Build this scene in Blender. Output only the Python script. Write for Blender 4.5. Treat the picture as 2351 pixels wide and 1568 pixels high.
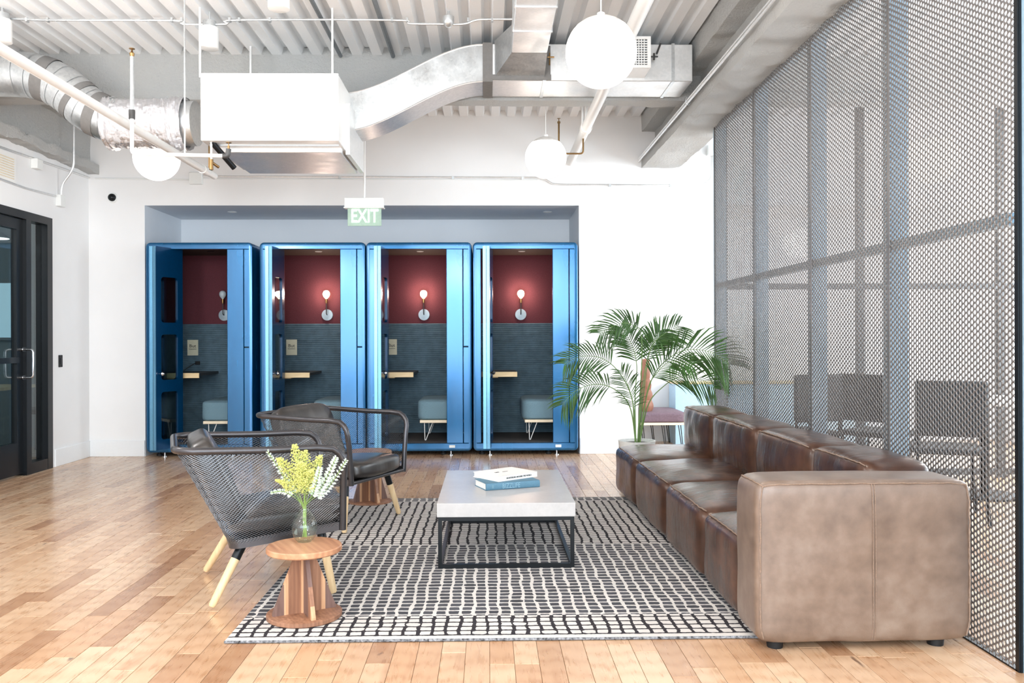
import bpy, bmesh, math, random
import numpy as np
from mathutils import Vector, Matrix, noise
random.seed(7)
PI = math.pi
for o in list(bpy.data.objects): bpy.data.objects.remove(o)
sc = bpy.context.scene
COL = sc.collection

# ------------------------------------------------------------------ camera
F = 1950.0; CX = 1157.4; CY = 777.0; PW, PH = 2351, 1568
YAW = math.radians(1.1); EYE = Vector((0, 0, 1.2))
R3 = (Matrix.Rotation(-YAW, 3, 'Z') @ Matrix.Rotation(PI/2, 3, 'X') @ Matrix.Rotation(-0.003, 3, 'Z'))
cam_d = bpy.data.cameras.new('camera'); cam = bpy.data.objects.new('camera', cam_d); COL.objects.link(cam)
cam_d.sensor_width = 36; cam_d.sensor_fit = 'HORIZONTAL'; cam_d.lens = F/PW*36
cam_d.shift_x = (PW/2-CX)/PW; cam_d.shift_y = (CY-PH/2)/PW
cam_d.clip_start = 0.05; cam_d.clip_end = 100
cam.matrix_world = Matrix.Translation(EYE) @ R3.to_4x4()
sc.camera = cam
def ray(px, py): return R3 @ Vector(((px-CX)/F, -(py-CY)/F, -1.0))
def W(px, py, Y):                 # point on the plane y = Y
    d = ray(px, py); t = Y/d.y; return (d.x*t, 1.2+d.z*t)
def WP(px, py, Y):
    x, z = W(px, py, Y); return Vector((x, Y, z))
def G(px, py, z=0.0):             # point at height z
    d = ray(px, py); t = (z-1.2)/d.z; return (d.x*t, d.y*t)
def S(px, py, X):                 # point on the plane x = X
    d = ray(px, py); t = X/d.x; return (d.y*t, 1.2+d.z*t)

# ------------------------------------------------------------------ light
sc.view_settings.view_transform = 'Standard'; sc.view_settings.look = 'None'
sc.view_settings.gamma = 1; sc.view_settings.use_curve_mapping = False
sc.view_settings.exposure = -0.27
wd = bpy.data.worlds.new('world'); sc.world = wd; wd.use_nodes = True
bg = wd.node_tree.nodes['Background']; bg.inputs[0].default_value = (0.80, 0.91, 1.0, 1); bg.inputs[1].default_value = 2.2
def area(name, loc, rot, sx, sy, power, col):
    d = bpy.data.lights.new(name, 'AREA'); d.shape = 'RECTANGLE'; d.size = sx; d.size_y = sy
    d.energy = power; d.color = col
    o = bpy.data.objects.new(name, d); o.location = loc; o.rotation_euler = rot; COL.objects.link(o); return o
area('window_daylight', (-0.5, -2.9, 1.75), (PI/2, 0, 0), 8.4, 2.5, 520, (0.80, 0.91, 1.0))
area('side_window_daylight', (5.85, 5.6, 1.75), (PI/2, 0, PI/2), 6.5, 2.2, 620, (0.86, 0.94, 1.0))
area('overhead_area_light', (-0.9, 1.6, 3.35), (math.radians(28), 0, 0), 4.5, 1.2, 45, (1.0, 0.93, 0.86))  # broad warm area light overhead, tilted down the room; no fixture modelled
def bulb(name, loc, power, r, col):
    d = bpy.data.lights.new(name, 'POINT'); d.energy = power; d.shadow_soft_size = r; d.color = col
    o = bpy.data.objects.new(name, d); o.location = loc; COL.objects.link(o)

for gx, gy, gp in ((-3.0, 1.2, 58), (-.6, .4, 80), (1.0, -1.2, 80), (-2.4, -1.4, 85), (-3.0, 4.6, 60)): bulb('offscreen_fill_light', (gx, gy, 2.55), gp, .18, (1, .97, .94))  # unseen point lights added out of frame to brighten the ceiling
for gx, gy, gp in ((3.6, 4.6, 80), (4.9, 6.2, 80), (4.4, 7.9, 7)): bulb('side_room_light', (gx, gy, 2.3), gp, .18, (1, .95, .92))
# ------------------------------------------------------------------ materials
def lin(c):
    return tuple(((v/255)/12.92 if v/255 <= .04045 else (((v/255)+.055)/1.055)**2.4) for v in c)+(1,)
class NT:
    def __init__(s, name):
        s.m = bpy.data.materials.new(name); s.m.use_nodes = True; s.t = s.m.node_tree; s.n = s.t.nodes
        s.b = s.n['Principled BSDF']; s.out = s.n['Material Output']
    def node(s, ty, **kw):
        n = s.n.new(ty)
        for k, v in kw.items():
            if k.startswith('i_'):
                key = k[2:]; key = int(key) if key.isdigit() else key.replace('_', ' ')
                if hasattr(v, 'is_linked') or hasattr(v, 'links'): s.t.links.new(v, n.inputs[key])
                else: n.inputs[key].default_value = v
            else: setattr(n, k, v)
        return n
    def link(s, a, b): s.t.links.new(a, b)
    def math(s, op, a, b=None, c=None, clamp=False):
        n = s.n.new('ShaderNodeMath'); n.operation = op; n.use_clamp = clamp
        for i, v in enumerate((a, b, c)):
            if v is None: continue
            if isinstance(v, (int, float)): n.inputs[i].default_value = v
            else: s.link(v, n.inputs[i])
        return n.outputs[0]
    def ramp(s, fac, stops, interp='LINEAR'):
        n = s.n.new('ShaderNodeValToRGB'); n.color_ramp.interpolation = interp
        el = n.color_ramp.elements
        while len(el) < len(stops): el.new(0.5)
        for e, (p, c) in zip(el, stops): e.position = p; e.color = c
        s.link(fac, n.inputs[0]); return n.outputs[0]
    def mix(s, fac, a, b, mode='MIX'):
        n = s.n.new('ShaderNodeMix'); n.data_type = 'RGBA'; n.blend_type = mode
        if isinstance(fac, (int, float)): n.inputs[0].default_value = fac
        else: s.link(fac, n.inputs[0])
        for i, v in ((6, a), (7, b)):
            if isinstance(v, tuple): n.inputs[i].default_value = v
            else: s.link(v, n.inputs[i])
        return n.outputs[2]
    def coord(s, kind='Object'): return s.n.new('ShaderNodeTexCoord').outputs[kind]
    def map(s, vec, scale=(1, 1, 1), loc=(0, 0, 0), rot=(0, 0, 0)):
        n = s.n.new('ShaderNodeMapping'); s.link(vec, n.inputs[0])
        n.inputs['Scale'].default_value = scale; n.inputs['Location'].default_value = loc; n.inputs['Rotation'].default_value = rot
        return n.outputs[0]
    def noise(s, vec, scale=5, detail=4, rough=.5, dist=0):
        n = s.n.new('ShaderNodeTexNoise'); s.link(vec, n.inputs['Vector'])
        n.inputs['Scale'].default_value = scale; n.inputs['Detail'].default_value = detail
        n.inputs['Roughness'].default_value = rough; n.inputs['Distortion'].default_value = dist
        return n.outputs['Fac']
    def bump(s, h, strength=.3, dist=.01):
        n = s.n.new('ShaderNodeBump'); s.link(h, n.inputs['Height']); n.inputs['Strength'].default_value = strength
        n.inputs['Distance'].default_value = dist; s.link(n.outputs[0], s.b.inputs['Normal'])
    def set(s, **kw):
        for k, v in kw.items():
            k = k.replace('_', ' ')
            if hasattr(v, 'links'): s.link(v, s.b.inputs[k])
            else: s.b.inputs[k].default_value = v
        return s
def plain(name, col, rough=.5, metal=0, nscale=40, namt=.06, bump=0, bdist=.002, coat=0, **kw):
    m = NT(name); c = m.coord(); c0 = lin(col)
    n = m.noise(c, nscale, 3)
    lo = tuple(v*(1-namt) for v in c0[:3])+(1,); hi = tuple(min(1, v*(1+namt)) for v in c0[:3])+(1,)
    m.set(Base_Color=m.ramp(n, [(.3, lo), (.7, hi)]), Roughness=rough, Metallic=metal, Coat_Weight=coat, **kw)
    if bump: m.bump(n, bump, bdist)
    return m.m
def emis(name, col, strength):
    m = NT(name); m.set(Base_Color=lin(col), Emission_Color=lin(col), Emission_Strength=strength, Roughness=.3); return m.m
def glass(name, tint=(1, 1, 1, 1), rough=0.0, ior=1.45, alpha_mix=.9):
    m = NT(name); g = m.node('ShaderNodeBsdfGlossy'); g.inputs['Roughness'].default_value = .02
    t = m.node('ShaderNodeBsdfTransparent'); t.inputs['Color'].default_value = tint
    lw = m.node('ShaderNodeLayerWeight'); lw.inputs[0].default_value = .5
    k = ((ior-1)/(ior+1))**2
    fr = m.math('ADD', k, m.math('MULTIPLY', m.math('POWER', lw.outputs['Facing'], 4.5), 1-k))
    mx = m.node('ShaderNodeMixShader'); m.link(fr, mx.inputs[0]); m.link(t.outputs[0], mx.inputs[1]); m.link(g.outputs[0], mx.inputs[2])
    m.link(mx.outputs[0], m.out.inputs[0]); return m.m

M = {}
M['wall'] = plain('wall_paint', (240, 240, 240), .55, nscale=3, namt=.015)
M['alcove_daylight_tint'] = plain('white_paint_blue_daylight', (224, 230, 236), .6, nscale=3, namt=.015)  # bluish daylight in the alcove is put into the paint colour
M['base'] = plain('baseboard_paint', (238, 241, 243), .4, namt=.01)
def spray():
    m = NT('sprayed_fireproofing'); c = m.coord(); n = m.noise(c, 38, 6, .75); n2 = m.noise(c, 2.2, 3)
    sp = m.ramp(m.noise(c, 75, 5, .8), [(.30, (.80, .80, .80, 1)), (.40, (1, 1, 1, 1))])  # dark colour specks stand in for shading of the rough relief
    m.set(Base_Color=m.mix(1.0, m.mix(n2, lin((242, 244, 244)), lin((246, 245, 240))), sp, 'MULTIPLY'), Roughness=.95)
    m.bump(n, 1.0, .05); return m.m
M['spray'] = spray()
def deckm():
    m = NT('painted_steel_deck'); c = m.coord(); n = m.noise(c, 90, 4, .6); n2 = m.noise(c, 1.5, 3)
    m.set(Base_Color=m.mix(n2, lin((240, 244, 247)), lin((248, 248, 248))), Roughness=.75); m.bump(n, .35, .006); return m.m
M['deck'] = deckm()
M['groove'] = plain('slot_shadow_gap', (70, 80, 86), .9)
M['white_metal'] = plain('white_enamel', (242, 242, 240), .35, namt=.01)
M['white_plastic'] = plain('white_plastic', (236, 238, 236), .4, namt=.01)
M['black_metal'] = plain('black_metal', (30, 33, 36), .35, .6, namt=.05)
M['black_frame'] = plain('black_door_frame', (20, 24, 28), .3, .2, namt=.05)
M['black'] = plain('matte_black', (18, 19, 21), .6)
M['grey_iron'] = plain('grey_pipe_fitting', (84, 84, 84), .5, .5)
def galv(name='galvanised_steel', c1=(196, 200, 202), c2=(222, 225, 226), r=.33):
    m = NT(name); c = m.coord(); v = m.node('ShaderNodeTexVoronoi'); m.link(m.map(c, (1, 1, 1)), v.inputs['Vector']); v.inputs['Scale'].default_value = 60
    n = m.noise(c, 7, 5, .6); f = m.math('ADD', m.math('MULTIPLY', v.outputs['Color'], .35), m.math('MULTIPLY', n, .65))
    m.set(Base_Color=m.ramp(f, [(.25, lin(c1)), (.75, lin(c2))]), Metallic=.85, Roughness=m.ramp(n, [(.3, (r-.06,)*3+(1,)), (.7, (r+.1,)*3+(1,))]))
    return m.m
M['galv'] = galv()
M['galv_box'] = galv('painted_duct_steel', (226, 228, 228), (240, 240, 240), .42)
M['sealant'] = plain('grey_duct_sealant', (120, 118, 116), .8, bump=.4)
def foilm():
    m = NT('crumpled_foil'); c = m.coord(); n = m.noise(c, 14, 8, .7, 1.2)
    m.set(Base_Color=lin((240, 240, 243)), Metallic=.9, Roughness=.24); m.bump(n, .7, .03); return m.m
M['foil'] = foilm()
def bluem():
    m = NT('blue_enamelled_steel'); c = m.coord(); n = m.noise(m.map(c, (1.5, 1.5, .35)), 3, 3, .5)
    m.set(Base_Color=m.mix(n, lin((0, 86, 138)), lin((8, 110, 164))), Metallic=.62, Roughness=m.ramp(n, [(.3, (.2,)*3+(1,)), (.7, (.3,)*3+(1,))]), Coat_Weight=1.0, Coat_Roughness=.16)
    m.bump(n, .12, .02); return m.m
M['blue'] = bluem()
M['blue_dark'] = plain('dark_blue_door_enamel', (0, 58, 98), .25, .3, coat=.4)
M['blue_edge'] = plain('brushed_door_edge', (120, 176, 208), .3, .8, nscale=90)
M['maroon'] = plain('maroon_felt', (96, 47, 56), .95, nscale=160, namt=.18, bump=.2)
M['ribbed'] = plain('slate_ribbed_felt', (84, 108, 122), .8, nscale=14, namt=.16)
M['dark_carpet'] = plain('dark_booth_carpet', (56, 54, 54), .95, nscale=200, namt=.3)
M['dark_ceiling'] = plain('booth_ceiling', (66, 52, 46), .8)
M['bench_fabric'] = plain('slate_blue_wool', (108, 138, 152), .95, nscale=240, namt=.2, bump=.3)
M['purple_fabric'] = plain('mauve_velvet', (112, 92, 102), .8, nscale=60, namt=.15)
M['ply'] = plain('pale_plywood', (236, 222, 196), .5, nscale=20)
M['paper'] = plain('cream_card', (222, 220, 196), .8, namt=.03)
M['ink'] = plain('black_ink', (38, 40, 40), .7)
M['chrome'] = plain('polished_chrome', (205, 208, 212), .12, 1.0)
M['lamp_plate'] = plain('grey_lamp_plate', (150, 166, 176), .4, .3)
M['mesh'] = plain('graphite_wire', (104, 106, 110), .28, .8, namt=.05)
M['rail'] = plain('graphite_powder_coat', (78, 77, 80), .28, .7, namt=.04)
def woodm(name, c1, c2, c3, scale=(1, 1, 1), rough=.45, freq=6):
    m = NT(name); c = m.coord(); v = m.map(c, scale); n = m.noise(v, freq, 6, .6, .8)
    w = m.node('ShaderNodeTexWave'); m.link(v, w.inputs['Vector']); w.inputs['Scale'].default_value = freq*.7; w.inputs['Distortion'].default_value = 5; w.inputs['Detail'].default_value = 3
    f = m.math('ADD', m.math('MULTIPLY', w.outputs['Fac'], .08), m.math('MULTIPLY', n, .92))
    m.set(Base_Color=m.ramp(f, [(.25, lin(c1)), (.5, lin(c2)), (.75, lin(c3))]), Roughness=rough); m.bump(f, .08, .003); return m.m
M['ash'] = woodm('pale_ash_wood', (214, 184, 140), (228, 200, 156), (238, 214, 174), (14, 14, 1.5), .45, 2)
M['desk_wood'] = woodm('maple_desk_edge', (204, 176, 130), (222, 196, 150), (232, 210, 170), (1.5, 12, 12), .45, 2)
M['shelf_top'] = plain('dark_desk_laminate', (66, 68, 70), .5)
M['walnut'] = woodm('walnut_wood', (112, 76, 58), (146, 104, 80), (176, 130, 102), (14, 14, 1.2), .42, 2)
M['walnut_light'] = woodm('honey_walnut_wood', (176, 130, 96), (206, 160, 122), (224, 184, 146), (14, 14, 1.2), .42, 2)
M['walnut_dark'] = woodm('dark_walnut_wood', (92, 70, 64), (116, 90, 82), (134, 106, 98), (14, 14, 1.2), .45, 2)
M['walnut_top'] = woodm('walnut_disc_wood', (150, 100, 74), (190, 140, 106), (218, 174, 138), (9, 1.2, 4), .4, 1.6)
M['carved'] = woodm('carved_reddish_wood', (112, 70, 54), (134, 88, 68), (154, 108, 84), (9, 9, 2), .6, 2)
def floorm():
    m = NT('oak_planks'); pos = m.node('ShaderNodeNewGeometry').outputs['Position']
    at = m.node('ShaderNodeAttribute'); at.attribute_name = 'tone'
    off = m.node('ShaderNodeVectorMath'); off.operation = 'MULTIPLY_ADD'; m.link(at.outputs['Color'], off.inputs[0])
    off.inputs[1].default_value = (31, 47, 13); m.link(pos, off.inputs[2]); v = off.outputs[0]
    grain = m.noise(m.map(v, (26, 2.2, 1)), 2.2, 6, .62, .6)
    w = m.node('ShaderNodeTexWave'); w.wave_type = 'RINGS'; m.link(m.map(v, (5.5, .75, 1)), w.inputs['Vector'])
    w.inputs['Scale'].default_value = 4; w.inputs['Distortion'].default_value = 3.0; w.inputs['Detail'].default_value = 2; w.inputs['Detail Scale'].default_value = 1.2
    f = m.math('ADD', m.math('MULTIPLY', grain, .65), m.math('MULTIPLY', w.outputs['Fac'], .3))
    sep = m.node('ShaderNodeSeparateColor'); m.link(at.outputs['Color'], sep.inputs[0])
    tone = m.ramp(sep.outputs[0], [(0, lin((176, 134, 102))), (.12, lin((198, 158, 124))), (.4, lin((214, 177, 143))), (.75, lin((224, 192, 160))), (1, lin((206, 164, 128)))])
    g = m.ramp(f, [(.24, (.80, .72, .64, 1)), (.40, (.94, .92, .90, 1)), (.60, (1, 1, 1, 1))])
    col = m.mix(1.0, tone, g, 'MULTIPLY')
    kn = m.noise(m.map(v, (12, 3.6, 1)), 1.0, 3, .5, .4)
    kf = m.ramp(kn, [(.71, (0, 0, 0, 1)), (.76, (1, 1, 1, 1))])
    streak = m.ramp(m.noise(m.map(v, (11, 1.5, 1)), 1.0, 3, .6, 1.0), [(.60, (0, 0, 0, 1)), (.74, (.62, .62, .62, 1))])
    col = m.mix(streak, col, lin((164, 116, 80))); col = m.mix(m.math('MULTIPLY', kf, .8), col, lin((84, 54, 42)))
    m.set(Base_Color=col, Roughness=m.ramp(grain, [(.3, (.24,)*3+(1,)), (.7, (.36,)*3+(1,))]), Coat_Weight=.35, Coat_Roughness=.16)
    m.bump(f, .06, .002); return m.m
M['floor'] = floorm()
M['subfloor'] = plain('dark_plank_joint', (96, 62, 42), .9)
def rugm():
    m = NT('hand_knotted_rug'); c = m.coord()        # object coords in metres, origin at near-left corner
    nz = m.node('ShaderNodeTexNoise'); m.link(c, nz.inputs['Vector']); nz.inputs['Scale'].default_value = 7.5; nz.inputs['Detail'].default_value = 3
    nz2 = m.node('ShaderNodeTexNoise'); m.link(c, nz2.inputs['Vector']); nz2.inputs['Scale'].default_value = 60; nz2.inputs['Detail'].default_value = 2
    a = m.node('ShaderNodeVectorMath'); a.operation = 'MULTIPLY_ADD'; m.link(nz.outputs['Color'], a.inputs[0]); a.inputs[1].default_value = (.036, .016, 0); m.link(c, a.inputs[2])
    b = m.node('ShaderNodeVectorMath'); b.operation = 'MULTIPLY_ADD'; m.link(nz2.outputs['Color'], b.inputs[0]); b.inputs[1].default_value = (.006, .006, 0); m.link(a.outputs[0], b.inputs[2])
    sp = m.node('ShaderNodeSeparateXYZ'); m.link(b.outputs[0], sp.inputs[0]); X, Y = sp.outputs[0], sp.outputs[1]
    s0 = m.node('ShaderNodeSeparateXYZ'); m.link(c, s0.inputs[0]); RY = m.math('ADD', s0.outputs[1], m.math('MULTIPLY', m.math('SUBTRACT', nz2.outputs['Fac'], .5), .012))
    u = m.math('DIVIDE', X, .0555); v = m.math('DIVIDE', Y, .051)
    fu = m.math('FRACT', u); fv = m.math('FRACT', v)
    # per-cell random: some cells run into their neighbour
    cell = m.node('ShaderNodeCombineXYZ'); m.link(m.math('FLOOR', u), cell.inputs[0]); m.link(m.math('FLOOR', v), cell.inputs[1])
    wn = m.node('ShaderNodeTexWhiteNoise'); wn.noise_dimensions = '2D'; m.link(cell.outputs[0], wn.inputs['Vector']); rnd = wn.outputs['Value']
    gapv = m.math('MULTIPLY', m.math('GREATER_THAN', rnd, .06), .2)
    du = m.math('MINIMUM', fu, m.math('SUBTRACT', 1, fu)); dv = m.math('MINIMUM', fv, m.math('SUBTRACT', 1, fv))
    lineu = m.math('LESS_THAN', du, m.math('MULTIPLY', gapv, .62))
    linev = m.math('LESS_THAN', dv, .115)
    # corner rounding
    cr = m.math('LESS_THAN', m.math('ADD', m.math('MULTIPLY', du, 1.0), m.math('MULTIPLY', dv, 1.0)), .31)
    line = m.math('MAXIMUM', m.math('MAXIMUM', lineu, linev), cr)
    # zones along y: light | dark | light | dark
    z1 = m.math('GREATER_THAN', RY, .275); z2 = m.math('GREATER_THAN', RY, 1.535); z3 = m.math('GREATER_THAN', RY, 2.83)
    dark = m.math('ADD', m.math('SUBTRACT', z1, z2), z3)
    edge = m.math('LESS_THAN', RY, .035)
    line = m.math('MULTIPLY', line, m.math('SUBTRACT', 1, edge))
    isdark = m.math('ABSOLUTE', m.math('SUBTRACT', dark, line))
    big = m.noise(c, 9, 3, .6)
    light = m.mix(big, lin((206, 202, 198)), lin((232, 227, 222)))
    drk = m.mix(m.math('ADD', m.math('MULTIPLY', big, .5), m.math('MULTIPLY', rnd, .5)), lin((50, 51, 56)), lin((92, 93, 100)))
    lined = m.mix(dark, lin((42, 38, 44)), drk)
    col = m.mix(isdark, light, lined)
    pile = m.noise(c, 420, 2, .5)
    m.set(Base_Color=m.mix(.25, col, m.ramp(pile, [(.3, (.35, .35, .35, 1)), (.7, (1, 1, 1, 1))]), 'MULTIPLY'), Roughness=.97)
    h = m.math('ADD', m.math('MULTIPLY', m.math('SUBTRACT', 1, line), .8), m.math('MULTIPLY', pile, .35)); m.bump(h, .6, .004); return m.m
M['rug'] = rugm()
M['rug_edge'] = plain('rug_binding', (120, 122, 126), .95, nscale=90, namt=.95)
def leatherm(name, c1, c2, c3, rough=.34, wr=1.0, coat=.25, crough=.28):
    m = NT(name); c = m.coord(); big = m.noise(c, 3.2, 4, .6); mid = m.noise(c, 13, 4, .6); fine = m.noise(c, 260, 2, .5)
    wrk = m.noise(m.map(c, (4, 4, 14)), 1.2, 2, .5, 0)
    wrx = m.noise(m.map(c, (5, 18, 5), rot=(0, 0, .35)), 1.3, 2, .5, 0)
    f = m.math('ADD', m.math('MULTIPLY', big, .6), m.math('MULTIPLY', mid, .4))
    m.set(Base_Color=m.ramp(f, [(.3, lin(c1)), (.5, lin(c2)), (.72, lin(c3))]), Roughness=rough, Specular_IOR_Level=.6, Coat_Weight=coat, Coat_Roughness=crough)
    h = m.math('ADD', m.math('ADD', m.math('MULTIPLY', wrk, .25*wr), m.math('MULTIPLY', wrx, .28*wr)), m.math('MULTIPLY', fine, .03)); m.bump(h, .45, .02); return m.m
M['leather'] = leatherm('brown_aniline_leather', (44, 25, 15), (68, 41, 27), (96, 62, 42), .27)
M['leather_arm'] = leatherm('brown_leather_grey_sheen', (94, 74, 60), (120, 99, 84), (144, 126, 112), .42, .35, .7, .36)  # grey window sheen on the brown arm is put into the base colour
M['leather_black'] = leatherm('black_leather', (28, 25, 24), (40, 36, 34), (56, 49, 46), .3, .7)
M['seam'] = plain('tan_leather_welt', (138, 116, 100), .6, nscale=120, namt=.2)
def concm():
    m = NT('concrete_look'); c = m.coord(); n = m.noise(c, 6, 6, .6); n2 = m.noise(c, 45, 4, .6)
    m.set(Base_Color=m.mix(m.math('ADD', m.math('MULTIPLY', n, .6), m.math('MULTIPLY', n2, .4)), lin((160, 158, 158)), lin((206, 203, 201))), Roughness=.34, Coat_Weight=.2, Coat_Roughness=.2); m.bump(n2, .1, .002); return m.m
M['concrete'] = concm()
def perfm():
    m = NT('perforated_raw_steel'); c = m.coord(); n = m.noise(c, 2.2, 4, .6); n2 = m.noise(m.map(c, (1, 1, .2)), 30, 3)
    m.set(Base_Color=m.mix(n, lin((112, 110, 110)), lin((146, 142, 140))), Metallic=.55, Roughness=m.ramp(n2, [(.3, (.32,)*3+(1,)), (.7, (.44,)*3+(1,))])); return m.m
M['perf'] = perfm()
M['post'] = plain('post_daylight_blue', (168, 190, 204), .5, .1)  # blue daylight falling on the posts is painted into their colour
M['leaf'] = plain('palm_leaflet', (56, 92, 40), .45, nscale=9, namt=.45)
M['leaf_stem'] = plain('palm_stem', (104, 134, 74), .5, nscale=9, namt=.2)
M['yellow_fl'] = plain('yellow_blossom', (216, 218, 128), .8, nscale=60, namt=.2)
M['green_stem'] = plain('green_stem', (142, 172, 90), .6)
M['euc'] = plain('pale_eucalyptus_leaf', (206, 220, 206), .6, nscale=40, namt=.15)
M['teal_book'] = plain('teal_book_cloth', (84, 124, 146), .6, nscale=200, namt=.08)
M['teal_print'] = plain('pale_teal_print', (128, 164, 182), .6)
M['white_cover'] = plain('white_book_cover', (240, 238, 234), .4, namt=.01)
M['pages'] = plain('book_pages', (232, 232, 228), .9, nscale=5, namt=.02)
M['globe'] = emis('lit_opal_globe', (255, 246, 236), 4.8)
M['globe_cap'] = plain('opal_globe_cap', (240, 238, 234), .35)
M['bulb_on'] = emis('lit_bulb', (255, 226, 190), 22)
M['bulb_off'] = plain('opal_bulb', (200, 214, 222), .2)
M['lamp_on'] = emis('lit_diffuser', (255, 250, 244), 6)
M['exit_glass'] = plain('exit_panel_frosted', (158, 186, 168), .35)
M['exit_letters'] = emis('exit_letters', (225, 255, 232), 1.3)
M['glass'] = glass('clear_glass')
M['dark_glass'] = glass('door_glass', (.62, .70, .72, 1), ior=1.6)
M['vase_glass'] = glass('pale_green_glass', (.90, .96, .91, 1), ior=1.75)
M['win_glow'] = emis('frosted_window_daylight', (196, 226, 238), 1.1)
M['flute'] = plain('grey_flute_conduit', (128, 134, 138), .5, .4)
M['brass'] = plain('brass_fitting', (150, 120, 80), .35, .9)
M['grey_room'] = plain('meeting_room_paint', (150, 158, 162), .7)
M['daylight_blue'] = plain('pale_paint_daylight_tint', (176, 208, 230), .35, .15)  # light grey wall, its blue daylight shade put into the colour
M['stucco'] = plain('planter_white', (226, 228, 226), .6)
M['soil'] = plain('soil', (60, 46, 36), .95)

# ------------------------------------------------------------------ mesh builder
class MB:
    def __init__(s): s.v = []; s.f = []; s.flat = False
    def add(s, vs, fs):
        k = len(s.v); s.v += [tuple(p) for p in vs]; s.f += [tuple(i+k for i in f) for f in fs]; return s
    def box(s, x0, x1, y0, y1, z0, z1):
        return s.add([(x0,y0,z0),(x1,y0,z0),(x1,y1,z0),(x0,y1,z0),(x0,y0,z1),(x1,y0,z1),(x1,y1,z1),(x0,y1,z1)],
                     [(0,3,2,1),(4,5,6,7),(0,1,5,4),(1,2,6,5),(2,3,7,6),(3,0,4,7)])
    def rbox(s, x0, x1, y0, y1, z0, z1, r=.01, seg=2):
        s.flat = True
        bm = bmesh.new(); bmesh.ops.create_cube(bm, size=1)
        for v in bm.verts: v.co = Vector((x0+(v.co.x+.5)*(x1-x0), y0+(v.co.y+.5)*(y1-y0), z0+(v.co.z+.5)*(z1-z0)))
        bmesh.ops.bevel(bm, geom=bm.edges[:], offset=r, segments=seg, profile=.5, affect='EDGES')
        bm.verts.index_update(); s.add([v.co for v in bm.verts], [[v.index for v in f.verts] for f in bm.faces]); bm.free(); return s
    def tube(s, pts, r, n=8, caps=True, r1=None, rs=None):
        pts = [Vector(p) for p in pts]; k = len(pts); prev = None; rings = []
        for i, p in enumerate(pts):
            t = (pts[min(i+1, k-1)]-pts[max(i-1, 0)]).normalized()
            if prev is None:
                a = Vector((0, 0, 1)) if abs(t.z) < .9 else Vector((1, 0, 0)); u = t.cross(a).normalized()
            else: u = (prev - t*prev.dot(t)).normalized()
            prev = u; w = t.cross(u)
            rr = rs[i] if rs else (r if r1 is None else r+(r1-r)*i/(k-1))
            rings.append([p+(u*math.cos(2*PI*j/n)+w*math.sin(2*PI*j/n))*rr for j in range(n)])
        vs = [q for rg in rings for q in rg]
        fs = [(i*n+j, i*n+(j+1) % n, (i+1)*n+(j+1) % n, (i+1)*n+j) for i in range(k-1) for j in range(n)]
        if caps: fs += [tuple(reversed(range(n))), tuple((k-1)*n+j for j in range(n))]
        return s.add(vs, fs)
    def lathe(s, prof, n=24, cx=0, cy=0, cz=0, rf=None):
        vs = []; m = len(prof)
        for (r, z) in prof:
            for j in range(n):
                a = 2*PI*j/n; q = r*(rf(a, z) if rf else 1)
                vs.append((cx+q*math.cos(a), cy+q*math.sin(a), cz+z))
        fs = [(i*n+j, i*n+(j+1) % n, (i+1)*n+(j+1) % n, (i+1)*n+j) for i in range(m-1) for j in range(n)]
        if prof[0][0] > 1e-5: fs.append(tuple(reversed(range(n))))
        if prof[-1][0] > 1e-5: fs.append(tuple((m-1)*n+j for j in range(n)))
        return s.add(vs, fs)
    def prism(s, poly, axis, a, b):     # poly in the two other axes, extruded from a to b
        def mk(p, q, t): return {'x': (t, p, q), 'y': (p, t, q), 'z': (p, q, t)}[axis]
        n = len(poly); vs = [mk(p, q, a) for p, q in poly]+[mk(p, q, b) for p, q in poly]
        return s.add(vs, [tuple(reversed(range(n))), tuple(range(n, 2*n))]+[(i, (i+1) % n, n+(i+1) % n, n+i) for i in range(n)])
    @staticmethod
    def puffpt(c, h, n, bulge, q, out=.0):
        q = Vector(q); r = (abs(q.x)**n+abs(q.y)**n+abs(q.z)**n)**(1/n); q /= r
        bx = 1+bulge[0]*(1-q.y*q.y)*(1-q.z*q.z); by = 1+bulge[1]*(1-q.x*q.x)*(1-q.z*q.z); bz = 1+bulge[2]*(1-q.x*q.x)*(1-q.y*q.y)
        return Vector((q.x*h[0]*bx, q.y*h[1]*by, q.z*h[2]*bz))+Vector(c)+q.normalized()*out
    def puff(s, c, h, n=8, cuts=10, bulge=(0, 0, 0), wr=0, wf=6, seed=0):
        bm = bmesh.new(); bmesh.ops.create_cube(bm, size=2); bmesh.ops.subdivide_edges(bm, edges=bm.edges[:], cuts=cuts, use_grid_fill=True)
        for v in bm.verts:
            q = v.co.copy(); r = (abs(q.x)**n+abs(q.y)**n+abs(q.z)**n)**(1/n); q /= r
            bx = 1+bulge[0]*(1-q.y*q.y)*(1-q.z*q.z); by = 1+bulge[1]*(1-q.x*q.x)*(1-q.z*q.z); bz = 1+bulge[2]*(1-q.x*q.x)*(1-q.y*q.y)
            p = Vector((q.x*h[0]*bx, q.y*h[1]*by, q.z*h[2]*bz))
            if wr:
                w = noise.noise((p+Vector(c))*wf+Vector((seed*7.3, 0, 0))); p += q.normalized()*w*wr
            v.co = p+Vector(c)
        bm.verts.index_update(); s.add([v.co for v in bm.verts], [[v.index for v in f.verts] for f in bm.faces]); bm.free(); return s
    def xf(s, mat, k0=0):
        for i in range(k0, len(s.v)): s.v[i] = tuple(mat @ Vector(s.v[i]))
        return s
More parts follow.
